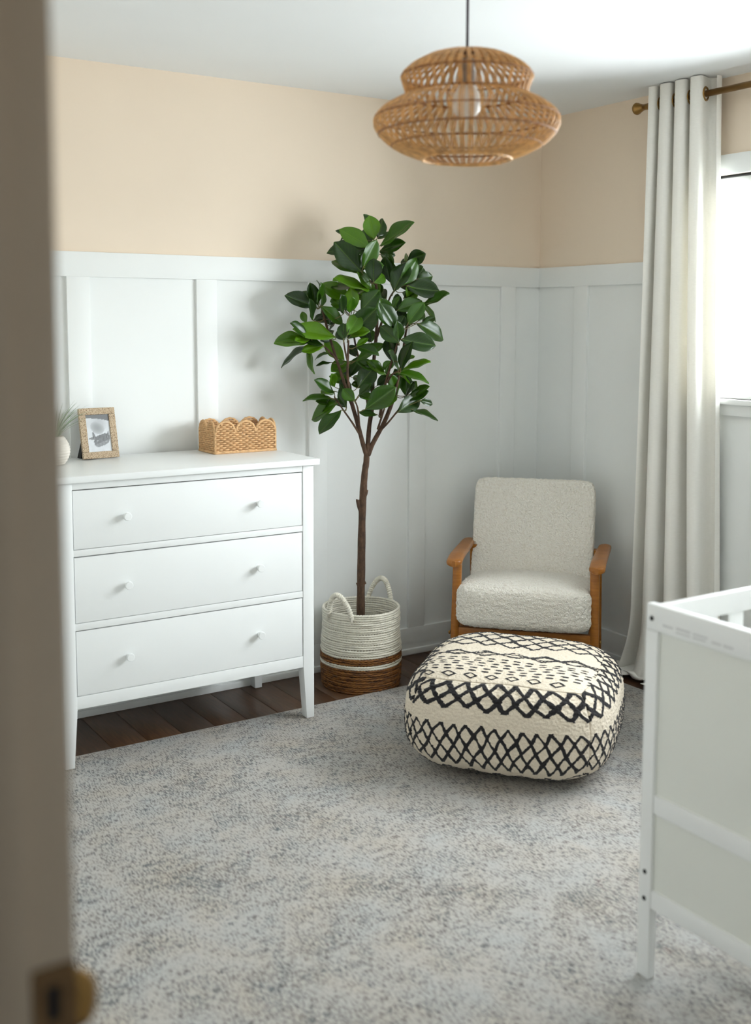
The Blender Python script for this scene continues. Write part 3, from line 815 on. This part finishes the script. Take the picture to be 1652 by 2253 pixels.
LEAVES = [  # base x,y -> tip x,y, apparent width, depth
    (905, 300, 868, 103, 175, -.03), (872, 372, 640, 188, 150, -.05), (900, 290, 805, 83, 80, .05), (935, 275, 1032, 108, 85, .03), (955, 350, 1195, 128, 90, -.02),
    (950, 392, 1118, 298, 90, .03), (660, 240, 568, 214, 30, .06), (865, 378, 572, 320, 120, .03), (803, 583, 588, 338, 185, -.06), (812, 545, 952, 335, 130, -.08),
    (900, 672, 905, 468, 145, -.11), (795, 582, 572, 420, 120, -.02), (1072, 742, 1178, 470, 155, -.08), (1128, 698, 1312, 475, 130, -.05), (1185, 475, 1350, 415, 135, .02),
    (1062, 545, 1018, 428, 75, .0), (1205, 470, 1158, 405, 55, .06), (1045, 665, 975, 480, 110, .0), (1180, 690, 1462, 742, 165, -.02), (1280, 630, 1420, 598, 110, .04),
    (960, 415, 1060, 545, 60, .05), (838, 715, 545, 618, 80, .0), (890, 722, 552, 665, 95, -.03), (700, 800, 495, 670, 140, .05), (403, 872, 180, 762, 110, -.06),
    (412, 792, 250, 733, 70, .0), (432, 862, 452, 668, 62, -.06), (470, 882, 512, 655, 58, -.07), (388, 990, 398, 818, 46, -.09), (455, 868, 665, 985, 85, -.09),
    (650, 935, 620, 768, 75, -.1), (735, 905, 705, 738, 125, -.06), (702, 930, 742, 820, 62, -.13), (795, 905, 952, 728, 190, -.06), (690, 1142, 922, 885, 200, -.1),
    (682, 1112, 805, 915, 135, -.15), (652, 1155, 645, 1000, 105, -.16), (582, 1132, 275, 1000, 145, -.1), (372, 1140, 203, 1018, 80, -.12), (332, 1012, 288, 918, 65, -.08),
    (385, 1150, 85, 1138, 95, -.08), (372, 1190, 76, 1312, 62, -.1), (482, 1202, 300, 1262, 72, -.12), (515, 1270, 382, 1282, 26, -.03), (540, 1352, 405, 1362, 24, -.02),
    (648, 1335, 492, 1180, 135, .02), (705, 1345, 535, 1440, 125, .03), (755, 1212, 908, 1200, 55, -.14), (752, 1335, 972, 1160, 92, -.05), (690, 1505, 590, 1390, 120, .0),
    (1065, 1065, 948, 800, 155, -.05), (1095, 1065, 1035, 872, 115, -.1), (1058, 885, 1108, 775, 52, -.1), (1098, 905, 1310, 795, 120, -.04), (1310, 852, 1555, 768, 85, .0),
    (1188, 1025, 1312, 825, 125, -.08), (1160, 800, 1252, 715, 55, .0), (1285, 995, 1345, 880, 85, -.02), (1330, 1005, 1438, 972, 55, .02), (1275, 1015, 1545, 1105, 135, -.06),
    (1132, 1150, 1435, 1185, 155, -.1), (1118, 1180, 960, 1035, 135, -.12), (1062, 1335, 1030, 1145, 130, -.08), (1132, 1415, 1152, 1175, 82, -.12), (1290, 1170, 1318, 1252, 62, .02),
    (1168, 1325, 1248, 1268, 42, -.1), (1130, 1405, 1388, 1352, 38, -.1), (1098, 1432, 1362, 1415, 32, -.1), (1012, 1462, 868, 1328, 72, .0), (982, 1422, 1052, 1338, 75, .02),
    (770, 1565, 905, 1395, 175, -.06), (790, 1640, 920, 1440, 130, -.03), (832, 1745, 1072, 1555, 175, -.12), (1000, 1735, 1082, 1600, 85, -.1), (742, 1675, 645, 1565, 115, -.14),
    (778, 1625, 848, 1508, 52, -.13), (672, 1735, 600, 1540, 75, -.12), (568, 1605, 455, 1478, 65, -.09), (572, 1565, 540, 1438, 75, -.05), (538, 1652, 332, 1590, 44, -.1),
    (592, 1690, 343, 1825, 95, -.11), (628, 1752, 438, 1875, 72, -.12), (932, 1795, 782, 1790, 48, -.08), (1108, 1768, 1315, 1635, 145, -.12), (1178, 1640, 1182, 1445, 115, -.04),
    (1238, 1625, 1338, 1530, 55, -.06), (1178, 1665, 1375, 1600, 85, -.08), (1298, 1672, 1418, 1692, 62, -.1), (1215, 1745, 1465, 1805, 28, -.1), (1110, 1645, 1080, 1475, 95, .02),
    (702, 1645, 630, 1490, 105, -.04), (930, 1565, 1025, 1470, 85, .04), (625, 860, 555, 755, 110, .04), (755, 805, 840, 735, 95, .03), (1172, 985, 1130, 880, 90, .03),
    (692, 1485, 765, 1315, 100, .03), (565, 1015, 408, 968, 42, .03), (1150, 745, 1235, 775, 70, .04), (955, 765, 895, 640, 80, .05), (640, 905, 560, 830, 100, .06),
    (1180, 1560, 1090, 1430, 100, .05), (820, 1560, 740, 1440, 90, .05), (870, 420, 790, 380, 90, .05), (1010, 620, 1100, 560, 90, .05), (1240, 560, 1330, 520, 70, .05),
    (560, 1080, 500, 1160, 80, .0), (880, 1180, 780, 1050, 110, .06), (1010, 800, 950, 700, 90, .06), (1240, 1020, 1150, 940, 90, .04), (750, 1310, 690, 1200, 90, .07),
]
US = 4.675e-4
xr = random.Random(23)
for (bx_, by_, tx_, ty_, w_, d_) in list(LEAVES):          # companions growing from the same nodes
    if xr.random() < 0.55:
        dx_, dy_ = tx_ - bx_, ty_ - by_; a_ = xr.choice((-1, 1)) * xr.uniform(0.5, 1.1); k_ = xr.uniform(0.55, 0.85)
        ex_, ey_ = (dx_ * math.cos(a_) - dy_ * math.sin(a_)) * k_, (dx_ * math.sin(a_) + dy_ * math.cos(a_)) * k_
        if 60 < bx_ + ex_ < 1500 and by_ + ey_ > 160 and by_ + ey_ < 1800:
            LEAVES.append((bx_, by_, bx_ + ex_, by_ + ey_, w_ * xr.uniform(0.6, 0.95), d_ + xr.uniform(0.0, 0.07)))
lr = random.Random(11)
for i, (bx_, by_, tx_, ty_, w_, d_) in enumerate(LEAVES):
    b_ = Vector(P3(bx_, by_, d_)); t_ = Vector(P3(tx_, ty_, d_ + lr.uniform(-0.075, 0.05)))
    ydir = t_ - b_; L = ydir.length; ydir.normalize()
    want = w_ * US / (0.56 * L); rotf = math.acos(max(0.16, min(1.0, want)))
    wscale = L * max(1.08, min(1.4, want * 1.05))
    zdir = Vector((0, -1, 0)); zdir = (zdir - zdir.dot(ydir) * ydir).normalized()
    sgn = 1 if lr.random() < 0.6 else -1
    if abs(ydir.x) > abs(ydir.z):            # sideways leaves show their upper face, tipped to the sky
        up_ = Vector((0, 0, 1)); side_ = zdir.cross(ydir); sgn = 1 if Matrix.Rotation(rotf, 3, ydir) @ zdir @ up_ > 0 else -1
    zdir = Matrix.Rotation(sgn * rotf * 0.92 + lr.uniform(-0.12, 0.12), 3, ydir) @ zdir
    xdir = ydir.cross(zdir)
    mt = Matrix(((xdir.x * wscale, ydir.x * L, zdir.x * L, b_.x), (xdir.y * wscale, ydir.y * L, zdir.y * L, b_.y), (xdir.z * wscale, ydir.z * L, zdir.z * L, b_.z), (0, 0, 0, 1)))
    share('leaf', leaf_mesh[i % 4], tree, mat=mt)
# leaf stalks: join every leaf base to the nearest branch point
bp = np.concatenate([smooth_path([P3(*p_) for p_ in pts], 40) for pts in br.values()])
for (bx_, by_, tx_, ty_, w_, d_) in LEAVES:
    b_ = np.array(P3(bx_, by_, d_)); t_ = np.array(P3(tx_, ty_, d_))
    dd = np.linalg.norm((bp - b_) * np.array([1, 0.8, 1]) + np.array([0, 0, 0]), axis=1) + 0.6 * np.maximum(0, bp[:, 2] - b_[2])
    n_ = bp[int(np.argmin(dd))]
    if np.linalg.norm(n_ - b_) > 0.20: continue
    mid = (n_ + b_) / 2 + np.array([0, 0, -0.006]) - (t_ - b_) * 0.05
    m = MB().tube(smooth_path([n_, mid, b_, b_ + (t_ - b_) * 0.1], 9), np.linspace(0.0019, 0.0012, 10), 5)
    m.build('leaf_stalk', 'twig', tree, smooth=True)

# ------------------------------------------------------------------ armchair
CA = math.radians(-46)
ch = empty('armchair', (-0.708, -0.757, RT + 0.001), CA)
tag(ch, 'cream boucle armchair with golden wooden arms in the room corner', 'armchair')


def soft_box(hx, hy, hz, e=5.0, n=26, crown=0.0, amp=0.0035, fr=55.0, seed=0):
    """rounded cushion, centre at origin"""
    vid = {}; V = []; F = []

    def vert(p):
        k = tuple(round(c, 5) for c in p)
        if k not in vid:
            vid[k] = len(V); a = np.array(p); nrm = (np.abs(a) ** e).sum() ** (1 / e); q = a / nrm
            P = np.array([q[0] * hx, q[1] * hy, q[2] * hz])
            if q[2] > 0: P[2] += crown * (1 - q[0] ** 2) * (1 - q[1] ** 2)
            g = q / np.linalg.norm(q)
            P += g * amp * mnoise.noise(Vector(P * fr) + Vector((seed, 0, 0)))
            V.append(tuple(P))
        return vid[k]
    g = [math.sin((i / n - 0.5) * PI * 0.98) / math.sin(PI * 0.49) for i in range(n + 1)]
    g[0], g[-1] = -1.0, 1.0
    for ax in range(3):
        for s_ in (-1, 1):
            for i in range(n):
                for j in range(n):
                    def c(a, b):
                        p = [0, 0, 0]; p[ax] = s_; p[(ax + 1) % 3] = g[a]; p[(ax + 2) % 3] = g[b]; return vert(p)
                    F.append((c(i, j), c(i + 1, j), c(i + 1, j + 1), c(i, j + 1)))
    return MB().add(V, F)


# seat and back cushions
m = soft_box(0.274, 0.275, 0.083, 6.5, 110, 0.028, 0.0045, 95.0, 1)
m.v = [(x_, y_, z_ * (1 + 0.10 * (-y_ / 0.27)) ) for x_, y_, z_ in m.v]
m.xf(Matrix.Translation((-0.004, 0.228, 0.342)) @ Matrix.Rotation(math.radians(-4.5), 4, 'X'))
m.build('seat_cushion', 'boucle', ch, smooth=True)
m = soft_box(0.262, 0.062, 0.250, 13.0, 110, 0.0, 0.0045, 95.0, 5)
m.xf(Matrix.Translation((-0.014, 0.535, 0.548)) @ Matrix.Rotation(math.radians(-17), 4, 'X'))
m.build('back_cushion', 'boucle', ch, smooth=True)
for s_ in (-1, 1):
    # arm: capsule outline, dropped a little at the nose
    poly = []; w2 = 0.032; L = 0.535
    for i in range(15): a = PI + PI * i / 14; poly.append((w2 * math.cos(a), w2 * 0.8 + w2 * 0.8 * math.sin(a)))
    for i in range(9): a = PI * i / 8; poly.append((w2 * 0.86 * math.cos(a), L - w2 + w2 * math.sin(a)))
    nrow = 15; V = []; F = []
    m = MB(); yvals = L * (0.5 - 0.5 * np.cos(np.linspace(0.0, PI, 44)))
    ol = []
    for y_ in yvals:
        if y_ < w2 * 0.8: hw_ = w2 * math.sqrt(max(0.05, 1 - ((w2 * 0.8 - y_) / (w2 * 0.8)) ** 2))
        elif y_ > L - w2: hw_ = w2 * 0.86 * math.sqrt(max(0.02, 1 - ((y_ - L + w2) / w2) ** 2))
        else: hw_ = w2 * (1 - 0.14 * (y_ / L))
        zc = 0.535 - 0.022 * (y_ / L) - 0.016 * max(0, 1 - y_ / 0.13) ** 1.6
        ol.append((y_, hw_, zc))
    ring_n = 12
    for y_, hw_, zc in ol:
        for k in range(ring_n):
            a = 2 * PI * k / ring_n; ca, sa = math.cos(a), math.sin(a)
            V.append((math.copysign(abs(ca) ** 0.45, ca) * hw_, y_, zc + math.copysign(abs(sa) ** 0.6, sa) * 0.0125))
    for i in range(len(ol) - 1):
        for k in range(ring_n):
            k2 = (k + 1) % ring_n; F.append((i * ring_n + k, i * ring_n + k2, (i + 1) * ring_n + k2, (i + 1) * ring_n + k))
    F.append(tuple(range(ring_n))); F.append(tuple((len(ol) - 1) * ring_n + k for k in range(ring_n)))
    m.add(V, F).xf(Matrix.Translation((s_ * 0.281, 0, 0.005)) @ Matrix.Rotation(s_ * -0.03, 4, 'Z'))
    m.build('armrest', 'chair_wood', ch, auto=0.9)
    # front and rear legs (tapered, rounded)
    def leg(name, pts, ra, rb):
        P = smooth_path(pts, 14); n = len(P); V = []; F = []
        for i in range(n):
            q = i / (n - 1); r_ = ra + (rb - ra) * q
            for k in range(12):
                a = 2 * PI * k / 12; V.append((P[i][0] + math.copysign(abs(math.cos(a)) ** 0.6, math.cos(a)) * r_, P[i][1] + math.copysign(abs(math.sin(a)) ** 0.6, math.sin(a)) * r_ * 1.05, P[i][2]))
        for i in range(n - 1):
            for k in range(12):
                k2 = (k + 1) % 12; F.append((i * 12 + k, i * 12 + k2, (i + 1) * 12 + k2, (i + 1) * 12 + k))
        F.append(tuple(range(12))); F.append(tuple((n - 1) * 12 + k for k in range(12)))
        return MB().add(V, F).build(name, 'chair_wood', ch, auto=0.9)
    leg('front_leg', [(s_ * 0.283, 0.022, 0.0), (s_ * 0.277, 0.035, 0.25), (s_ * 0.272, 0.052, 0.522)], 0.0165, 0.0185)
    leg('rear_leg', [(s_ * 0.272, 0.60, 0.0), (s_ * 0.270, 0.53, 0.22), (s_ * 0.268, 0.475, 0.515)], 0.0165, 0.0185)
    MB().box(s_ * 0.262 - 0.012, s_ * 0.262 + 0.012, 0.04, 0.53, 0.205, 0.252).build('side_rail', 'chair_wood', ch, bevel=0.004)
    MB().tube([(s_ * 0.215, 0.52, 0.20), (s_ * 0.215, 0.62, 0.42), (s_ * 0.215, 0.70, 0.66)], 0.016, 8).build('back_post', 'chair_wood', ch, smooth=True)
    b_ = MB().lathe([(0.0, 0), (0.008, 0), (0.008, 0.004), (0.005, 0.007), (0, 0.0075)], 14, cap=False).xf(Matrix.Translation((s_ * 0.297, 0.034, 0.235)) @ Matrix.Rotation(s_ * PI / 2, 4, 'Y'))
    b_.build('bolt_cap', 'brass', ch, smooth=True)
MB().box(-0.262, 0.262, 0.022, 0.046, 0.206, 0.262).build('front_rail', 'chair_wood', ch, bevel=0.004)
MB().box(-0.255, 0.255, 0.53, 0.552, 0.19, 0.235).build('rear_rail', 'chair_wood', ch, bevel=0.004)

# ------------------------------------------------------------------ pouf
pz = 0.365
pou = empty('floor_pouf', (-1.088, -1.177, RT + 0.001), math.radians(-51))
tag(pou, 'square cream floor pouf with black diamond pattern in front of the armchair', 'pouf')


def tri(u, v, P_, Q_, wob=0.0, wid=0.006):
    a = u / P_ + v / Q_; b = u / P_ - v / Q_
    k = 1 / math.hypot(1 / P_, 1 / Q_)
    d1 = abs(a - round(a)) * k; d2 = abs(b - round(b)) * k
    return min(d1, d2) < wid, max(0.0, 1 - min(d1, d2) / wid)


def nz2(u, v, s_, sc): return mnoise.noise(Vector((u * sc, v * sc, s_)))


def band(u, v, v0, v1, P_, half, wid, sd):
    """trellis between v0 and v1 made of `half` half-steps"""
    if v < v0 - 0.012 or v > v1 + 0.012: return 0.0
    Q_ = 2 * (v1 - v0) / half
    uu = u + 0.009 * nz2(u, v, sd, 16); vv = v - v0 + 0.009 * nz2(u, v, sd + 7, 14)
    if vv < -0.003 or vv > (v1 - v0) + 0.003: return 0.0
    # zigzags peak at v1 on whole periods
    a = (uu / P_) + (v1 - v0 - vv) / Q_; b = (uu / P_) - (v1 - v0 - vv) / Q_
    k = 1 / math.hypot(1 / P_, 1 / Q_); d = min(abs(a - round(a)), abs(b - round(b))) * k
    w_ = wid * (1 + 0.45 * nz2(u, v, sd + 3, 40))
    return max(0.0, min(1.0, 1.35 - d / w_ * 0.85))


def pat_side(u, v, sd):       # v: 0 floor .. 1 top edge, metres handled by scale
    v = v * 0.33
    g = band(u, v, 0.042, 0.192, 0.0415, 4, 0.0046, sd)
    g = max(g, band(u, v, 0.250, 0.330, 0.062, 3, 0.0066, sd + 20))
    g = max(g, band(u, v, -0.03, 0.022, 0.085, 2, 0.0045, sd + 40))
    return g


def pat_top(u, v, sd):        # v: 0 front seam .. 1 back seam
    v = v * 0.54; g = 0.0
    if 0.018 < v < 0.05:      # loose small diamonds
        k = u / 0.075; c_ = (math.floor(k) + 0.5) * 0.075; d = abs(abs(u - c_) / 0.022 + abs(v - 0.035) / 0.014 - 1)
        g = max(g, min(1, max(0, 1.3 - d / 0.32)) if nz2(c_, 0, 4, 9) > -0.25 else 0)
    for r_, vr in enumerate((0.065, 0.085, 0.108, 0.130, 0.152, 0.174)):
        if abs(v - vr) < 0.009:
            k = u / 0.043 + 0.5 * (r_ // 2 % 2); c_ = (math.floor(k) + 0.5 - 0.5 * (r_ // 2 % 2)) * 0.043
            e = ((u - c_ + 0.006 * nz2(c_, vr, 2, 90)) / 0.0135) ** 2 + ((v - vr) / 0.0055) ** 2
            g = max(g, max(0, min(1, 1.5 - e)))
    g = max(g, band(u, v, 0.205, 0.250, 0.098, 2, 0.0042, sd + 9))
    g = max(g, band(u, v + 0.006, 0.218, 0.263, 0.098, 2, 0.0035, sd + 12) * 0.8)
    g = max(g, band(u, v, 0.325, 0.56, 0.078, 7, 0.0052, sd + 15))
    return g


HP = 0.342; EP = 3.7


def pouf_point(c):
    a = np.abs(np.asarray(c, float)); nrm = (a ** EP).sum() ** (1 / EP); q = np.asarray(c) / nrm
    z_ = q[2]
    x_, y_ = q[0] * HP, q[1] * HP
    if z_ < 0: zz = z_ * 0.178; flat = max(0, (-z_ - 0.80) / 0.2); zz = max(zz, -0.180)
    else: zz = z_ * 0.174
    if z_ > 0.6: zz += -0.010 * max(0, 1 - (q[0] ** 2 + q[1] ** 2) * 1.6) + 0.004
    zz += 0.006 * mnoise.noise(Vector((x_ * 7, y_ * 7, z_ * 2)))
    sag = 1 + 0.035 * (1 - z_ * z_) - 0.015 * (z_ > 0) * z_
    return np.array([x_ * sag, y_ * sag, zz + 0.181])


def pouf_face(name, fn, pat, n=190, seam_amp=0.004):
    V = []; A = []; F = []
    g = np.tan(np.linspace(-1, 1, n + 1) * PI / 4 * 0.90) / math.tan(PI / 4 * 0.90)
    for j in range(n + 1):
        for i in range(n + 1):
            P = pouf_point(fn(g[i], g[j])); e = max(abs(g[i]), abs(g[j]))
            A.append(pat(i / n, j / n)); c_ = P - np.array([0, 0, 0.181]); d_ = c_ / np.linalg.norm(c_)
            off = 0.0028 * mnoise.noise(Vector(P * 130)) + 0.0028 * A[-1] - (seam_amp * max(0, (e - 0.975) / 0.025) ** 2)
            V.append(tuple(P + d_ * off))
    for j in range(n):
        for i in range(n):
            a = j * (n + 1) + i; F.append((a, a + 1, a + n + 2, a + n + 1))
    o = MB().add(V, F).build(name, 'pouf', pou, smooth=True)
    # build() keeps vertex order
    at2 = o.data.attributes.new('pattern', 'FLOAT', 'POINT'); at2.data.foreach_set('value', A)
    return o


SW = 0.56
pouf_face('front_panel', lambda a, b: (a, -1, b), lambda u, v: pat_side((u - 0.5) * SW, v, 1))
pouf_face('side_panel', lambda a, b: (1, a, b), lambda u, v: pat_side((u - 0.5) * SW + 0.013, v, 60))
pouf_face('side_panel', lambda a, b: (-1, -a, b), lambda u, v: pat_side((u - 0.5) * SW + 0.02, v, 90))
pouf_face('rear_panel', lambda a, b: (-a, 1, b), lambda u, v: pat_side((u - 0.5) * SW, v, 120), n=90)
pouf_face('top_panel', lambda a, b: (a, b, 1), lambda u, v: pat_top((u - 0.5) * SW, v, 30))
pouf_face('base_panel', lambda a, b: (a, -b, -1), lambda u, v: 0.0, n=40)

# ------------------------------------------------------------------ curtain rod and curtain
RODX, RODZ = -0.092, 2.372
rod = empty('curtain_rod', (RODX, -2.04, RODZ))
tag(rod, 'brass curtain rod with flared finial above the window', 'curtain rod')
MB().tube([(0, 1.31, 0), (0, 0, 0), (0, -1.31, 0)], 0.0125, 18).build('pole', 'brass', rod, smooth=True)
for s_ in (1, -1):
    pr_ = [(0.0125, 0.0), (0.0125, 0.012), (0.0115, 0.018), (0.0125, 0.030), (0.017, 0.046), (0.0235, 0.060), (0.025, 0.067), (0.022, 0.073), (0.0, 0.075)]
    f_ = MB().lathe(pr_, 24).xf(Matrix.Translation((0, s_ * 1.278, 0)) @ Matrix.Rotation(-s_ * PI / 2, 4, 'X'))
    f_.build('finial', 'brass', rod, auto=1.0)
    b_ = MB().tube([(0.0, s_ * 1.10, 0), (0.045, s_ * 1.10, -0.004), (0.090, s_ * 1.10, -0.004)], 0.007, 10)
    b_.build('bracket', 'brass', rod, smooth=True)

cu = empty('window_curtain', (RODX, -0.95, 0.0)); tag(cu, 'ivory grommet curtain hanging beside the window and pooling on the floor', 'curtain')
NS, NT_ = 300, 150; V = []; KF = 3.72
TOPZ = 2.436


def curtain_pt(s_, t_):
    drop = TOPZ - 0.006; Ltot = drop + 0.16; z = TOPZ - t_ * Ltot
    dn = min(1.0, t_ * Ltot / drop)
    wob = 0.10 * dn * math.sin(5.1 * s_ + 1.3) + 0.05 * dn * math.sin(11 * s_ + 2 * dn)
    ph = 2 * PI * (KF * s_ + wob)
    ya = -0.803 - 0.288 * s_
    yb = -0.752 - 0.430 * s_
    y = ya + (yb - ya) * dn ** 1.3
    amp = 0.047 + 0.010 * dn * math.sin(3.3 * s_ + 0.5) + 0.012 * dn
    c_ = math.cos(ph); x = RODX - amp * math.copysign(abs(c_) ** 0.85, c_) + 0.008 * dn
    y -= 0.017 * math.sin(2 * ph) * (1 - 0.35 * dn)
    if s_ > 0.985: pass
    low = max(0.0, (0.30 - z) / 0.30)
    if z < 0.30:
        x -= 0.022 * low ** 2 * (1.1 - 0.5 * s_); y += 0.055 * low ** 2 * (1 - 1.6 * s_)
    if z < 0.012:
        over = 0.012 - z; z = 0.008 + 0.010 * (1 + math.sin(ph * 1.0 + 1)) * min(1, over / 0.05) + 0.022 * math.sin(PI * min(1, over / 0.16)) * (0.6 + 0.4 * math.sin(9 * s_))
        x -= over * 0.16; y += over * 0.42 * (1 - 1.4 * s_) + 0.012 * math.sin(17 * s_ + over * 30)
    return (x - RODX, y + 0.95, z)


for j in range(NT_ + 1):
    q = j / NT_; t_ = q
    for i in range(NS + 1): V.append(curtain_pt(i / NS, t_))
F = [(j * (NS + 1) + i, j * (NS + 1) + i + 1, (j + 1) * (NS + 1) + i + 1, (j + 1) * (NS + 1) + i) for j in range(NT_) for i in range(NS)]
c_o = MB().add(V, F).build('cloth', 'curtain', cu, smooth=True)
for k in range(8):     # grommets where the cloth crosses the pole
    s_ = (0.25 + 0.5 * k) / KF
    if s_ > 1: break
    p0 = np.array(curtain_pt(s_, (TOPZ - RODZ) / (TOPZ + 0.154)))
    d_ = np.array(curtain_pt(min(1, s_ + 0.01), 0.026)) - np.array(curtain_pt(max(0, s_ - 0.01), 0.026)); d_[2] = 0; d_ /= np.linalg.norm(d_)
    pts = [(p0 + 0.024 * (math.cos(a) * d_ + math.sin(a) * np.array([0, 0, 1]))) for a in np.linspace(0, 2 * PI, 28, endpoint=False)]
    MB().tube(pts, 0.0045, 8, closed=True).build('grommet', 'brass', cu, smooth=True)

# ------------------------------------------------------------------ crib
CX, CY = -1.698, -2.343; CL, CW = 1.34, 0.72; CH = 0.880
cr = empty('crib', (CX, CY, RT + 0.001)); tag(cr, 'white wooden crib with solid end panel at the right edge', 'crib')
PT, PF = 0.0225, 0.035
cz0 = 0.0


def cbox(name, x0, x1, y0, y1, z0, z1, mat='crib_white', parent=cr, bevel=0.003):
    z0 = max(z0 - RT - 0.001, 0.0); z1 = z1 - RT - 0.001
    return MB().box(x0, x1, y0, y1, z0, z1).build(name, mat, parent, bevel=bevel)


for ex in (0, CL - PT):
    ep = empty('end_panel', (0, 0, 0)); ep.parent = cr
    for py_ in (0.0, -(CW - PF)):
        cbox('post', ex, ex + PT, py_ - PF, py_, 0.0, CH - 0.06, parent=ep)
    cbox('top_rail', ex, ex + PT, -CW, 0, CH - 0.06, CH, parent=ep, bevel=0.005)
    cbox('middle_rail', ex + 0.002, ex + PT - 0.002, -CW + PF, -PF, 0.404, 0.447, parent=ep)
    cbox('bottom_rail', ex + 0.002, ex + PT - 0.002, -CW + PF, -PF, 0.181, 0.224, parent=ep)
    cbox('infill_board', ex + 0.009, ex + 0.015, -CW + PF, -PF, 0.447, CH - 0.06, 'crib_panel', ep, 0)
    cbox('infill_board', ex + 0.009, ex + 0.015, -CW + PF, -PF, 0.224, 0.404, 'crib_panel', ep, 0)
    for hz in (0.847, 0.261, 0.198):
        for hy in (-PF / 2, -(CW - PF / 2)):
            xx_ = ex if ex == 0 else ex + PT
            h_ = MB().lathe([(0.0, 0), (0.0056, 0), (0.0056, 0.0008), (0.0, 0.0008)], 16, cap=False).xf(Matrix.Translation((xx_, hy, hz - RT)) @ Matrix.Rotation(-PI / 2 if ex == 0 else PI / 2, 4, 'Y'))
            h_.build('bolt_hole', 'black', ep)
    if ex == 0:   # faint printed lines along the top rail
        m = MB()
        for (y0, y1, z0, z1) in ((-0.050, -0.083, 0.836, 0.841), (-0.088, -0.128, 0.838, 0.843), (-0.088, -0.132, 0.830, 0.834), (-0.135, -0.178, 0.838, 0.842), (-0.135, -0.172, 0.830, 0.834),
                                 (-0.185, -0.212, 0.832, 0.837), (-0.216, -0.242, 0.832, 0.837)):
            k = int(abs(y1 - y0) / 0.005)
            for i in range(k):
                ya = y0 - 0.005 * i; m.box(-0.0003, 0.0, ya - 0.0036, ya, z0 - RT, z1 - RT)
        m.build('printed_notice', 'print_grey', ep)
for sy in (0.0, -(CW - 0.02)):
    sd_ = empty('side_panel', (0, 0, 0)); sd_.parent = cr
    ya, yb = sy - 0.022, sy - 0.002
    cbox('side_top_rail', PT, CL - PT, ya, yb, 0.822, 0.874, parent=sd_, bevel=0.005)
    cbox('side_bottom_rail', PT, CL - PT, ya, yb, 0.20, 0.26, parent=sd_)
    nsl = 13; gap = 0.0965
    for k in range(nsl):
        x0 = 0.089 + 0.176 + (k - 2) * 0.0905
        if x0 + 0.042 < CL - PT - 0.01 and x0 > PT + 0.01:
            cbox('slat', x0, x0 + 0.042, ya + 0.005, yb - 0.005, 0.26, 0.822, parent=sd_, bevel=0.002)
for k in range(9):
    cbox('base_slat', 0.06 + k * 0.14, 0.06 + k * 0.14 + 0.07, -CW + 0.03, -0.03, 0.235, 0.25, parent=cr)

# ------------------------------------------------------------------ pendant lamp
LP = Vector((-1.886, -1.913, 0.0)); SC = 3.241e-4
lamp = empty('pendant_lamp', (LP.x, LP.y, HC)); tag(lamp, 'two-tier rattan pendant lamp hanging from the ceiling', 'pendant lamp')


def lz(yz): return 2.129 - (yz - 165) * SC * 0.975 - HC


prof_u = [(45, 168), (130, 173), (265, 200), (385, 258), (452, 312), (474, 345), (468, 385), (450, 435), (432, 488)]
prof_l = [(432, 488), (505, 520), (590, 568), (648, 618), (672, 668), (664, 720), (625, 782), (545, 850), (440, 905), (322, 945)]


def rib_set(prof, nb, cords, spread, name, r_c):
    P = smooth_path([(a * SC, 0, lz(b)) for a, b in prof], 30)
    m = MB(); rr = random.Random(len(prof))
    for b in range(nb):
        a0 = 2 * PI * b / nb
        for c_ in range(cords):
            off = (c_ - (cords - 1) / 2) * spread + rr.uniform(-0.0006, 0.0006)
            rad = rr.uniform(0.85, 1.15) * r_c; pts = []; dr = rr.uniform(-0.0008, 0.0012)
            for k, (x_, _, z_) in enumerate(P):
                ang = a0 + off / max(0.06, x_) * (0.55 + 0.45 * min(1, x_ / 0.2)); w = dr * math.sin(k * 0.7 + b)
                pts.append(((x_ + w) * math.cos(ang), (x_ + w) * math.sin(ang), z_))
            m.tube(pts, rad, 5, cap=False)
    return tag(m.build(name, 'rattan', lamp, smooth=True), kind='stuff')


rib_set(prof_u, 46, 3, 0.0040, 'upper_tier_ribs', 0.0017)
rib_set(prof_l, 58, 3, 0.0042, 'lower_tier_ribs', 0.0017)
for r_, y_, th in ((45, 168, 0.003), (474, 347, 0.0024), (434, 488, 0.0028), (668, 650, 0.0022), (640, 765, 0.0024), (545, 850, 0.0020), (322, 945, 0.0046)):
    rr_ = r_ * SC; n = 110
    pts = [((rr_ + 0.0012 * math.sin(37 * a)) * math.cos(a), (rr_ + 0.0012 * math.sin(37 * a)) * math.sin(a), lz(y_)) for a in np.linspace(0, 2 * PI, n, endpoint=False)]
    MB().tube(pts, th, 7, lobes=2, lobe=0.2, twist=500, closed=True).build('ring', 'rattan_dark' if r_ != 322 else 'rattan', lamp, smooth=True)
MB().tube([(0, 0, -0.03), (0, 0, -0.15), (0, 0, lz(250))], 0.0034, 8).build('cord', 'cord', lamp, smooth=True)
MB().lathe([(0.0, 0.0), (0.055, 0.0), (0.055, -0.02), (0.02, -0.032), (0.0, -0.032)], 28, cap=False).build('ceiling_rose', 'white_paint', lamp, auto=0.8)
MB().lathe([(0.0, lz(215)), (0.016, lz(220)), (0.017, lz(300)), (0.019, lz(305)), (0.019, lz(400)), (0.0, lz(405))], 22, cap=False).build('socket', 'socket', lamp, auto=0.8)
MB().lathe([(0.0, lz(395)), (0.017, lz(398)), (0.022, lz(430)), (0.031, lz(480)), (0.0345, lz(540)), (0.0325, lz(590)), (0.024, lz(630)), (0.010, lz(648)), (0.0, lz(650))], 28, cap=False).build('bulb', 'bulb', lamp, smooth=True)
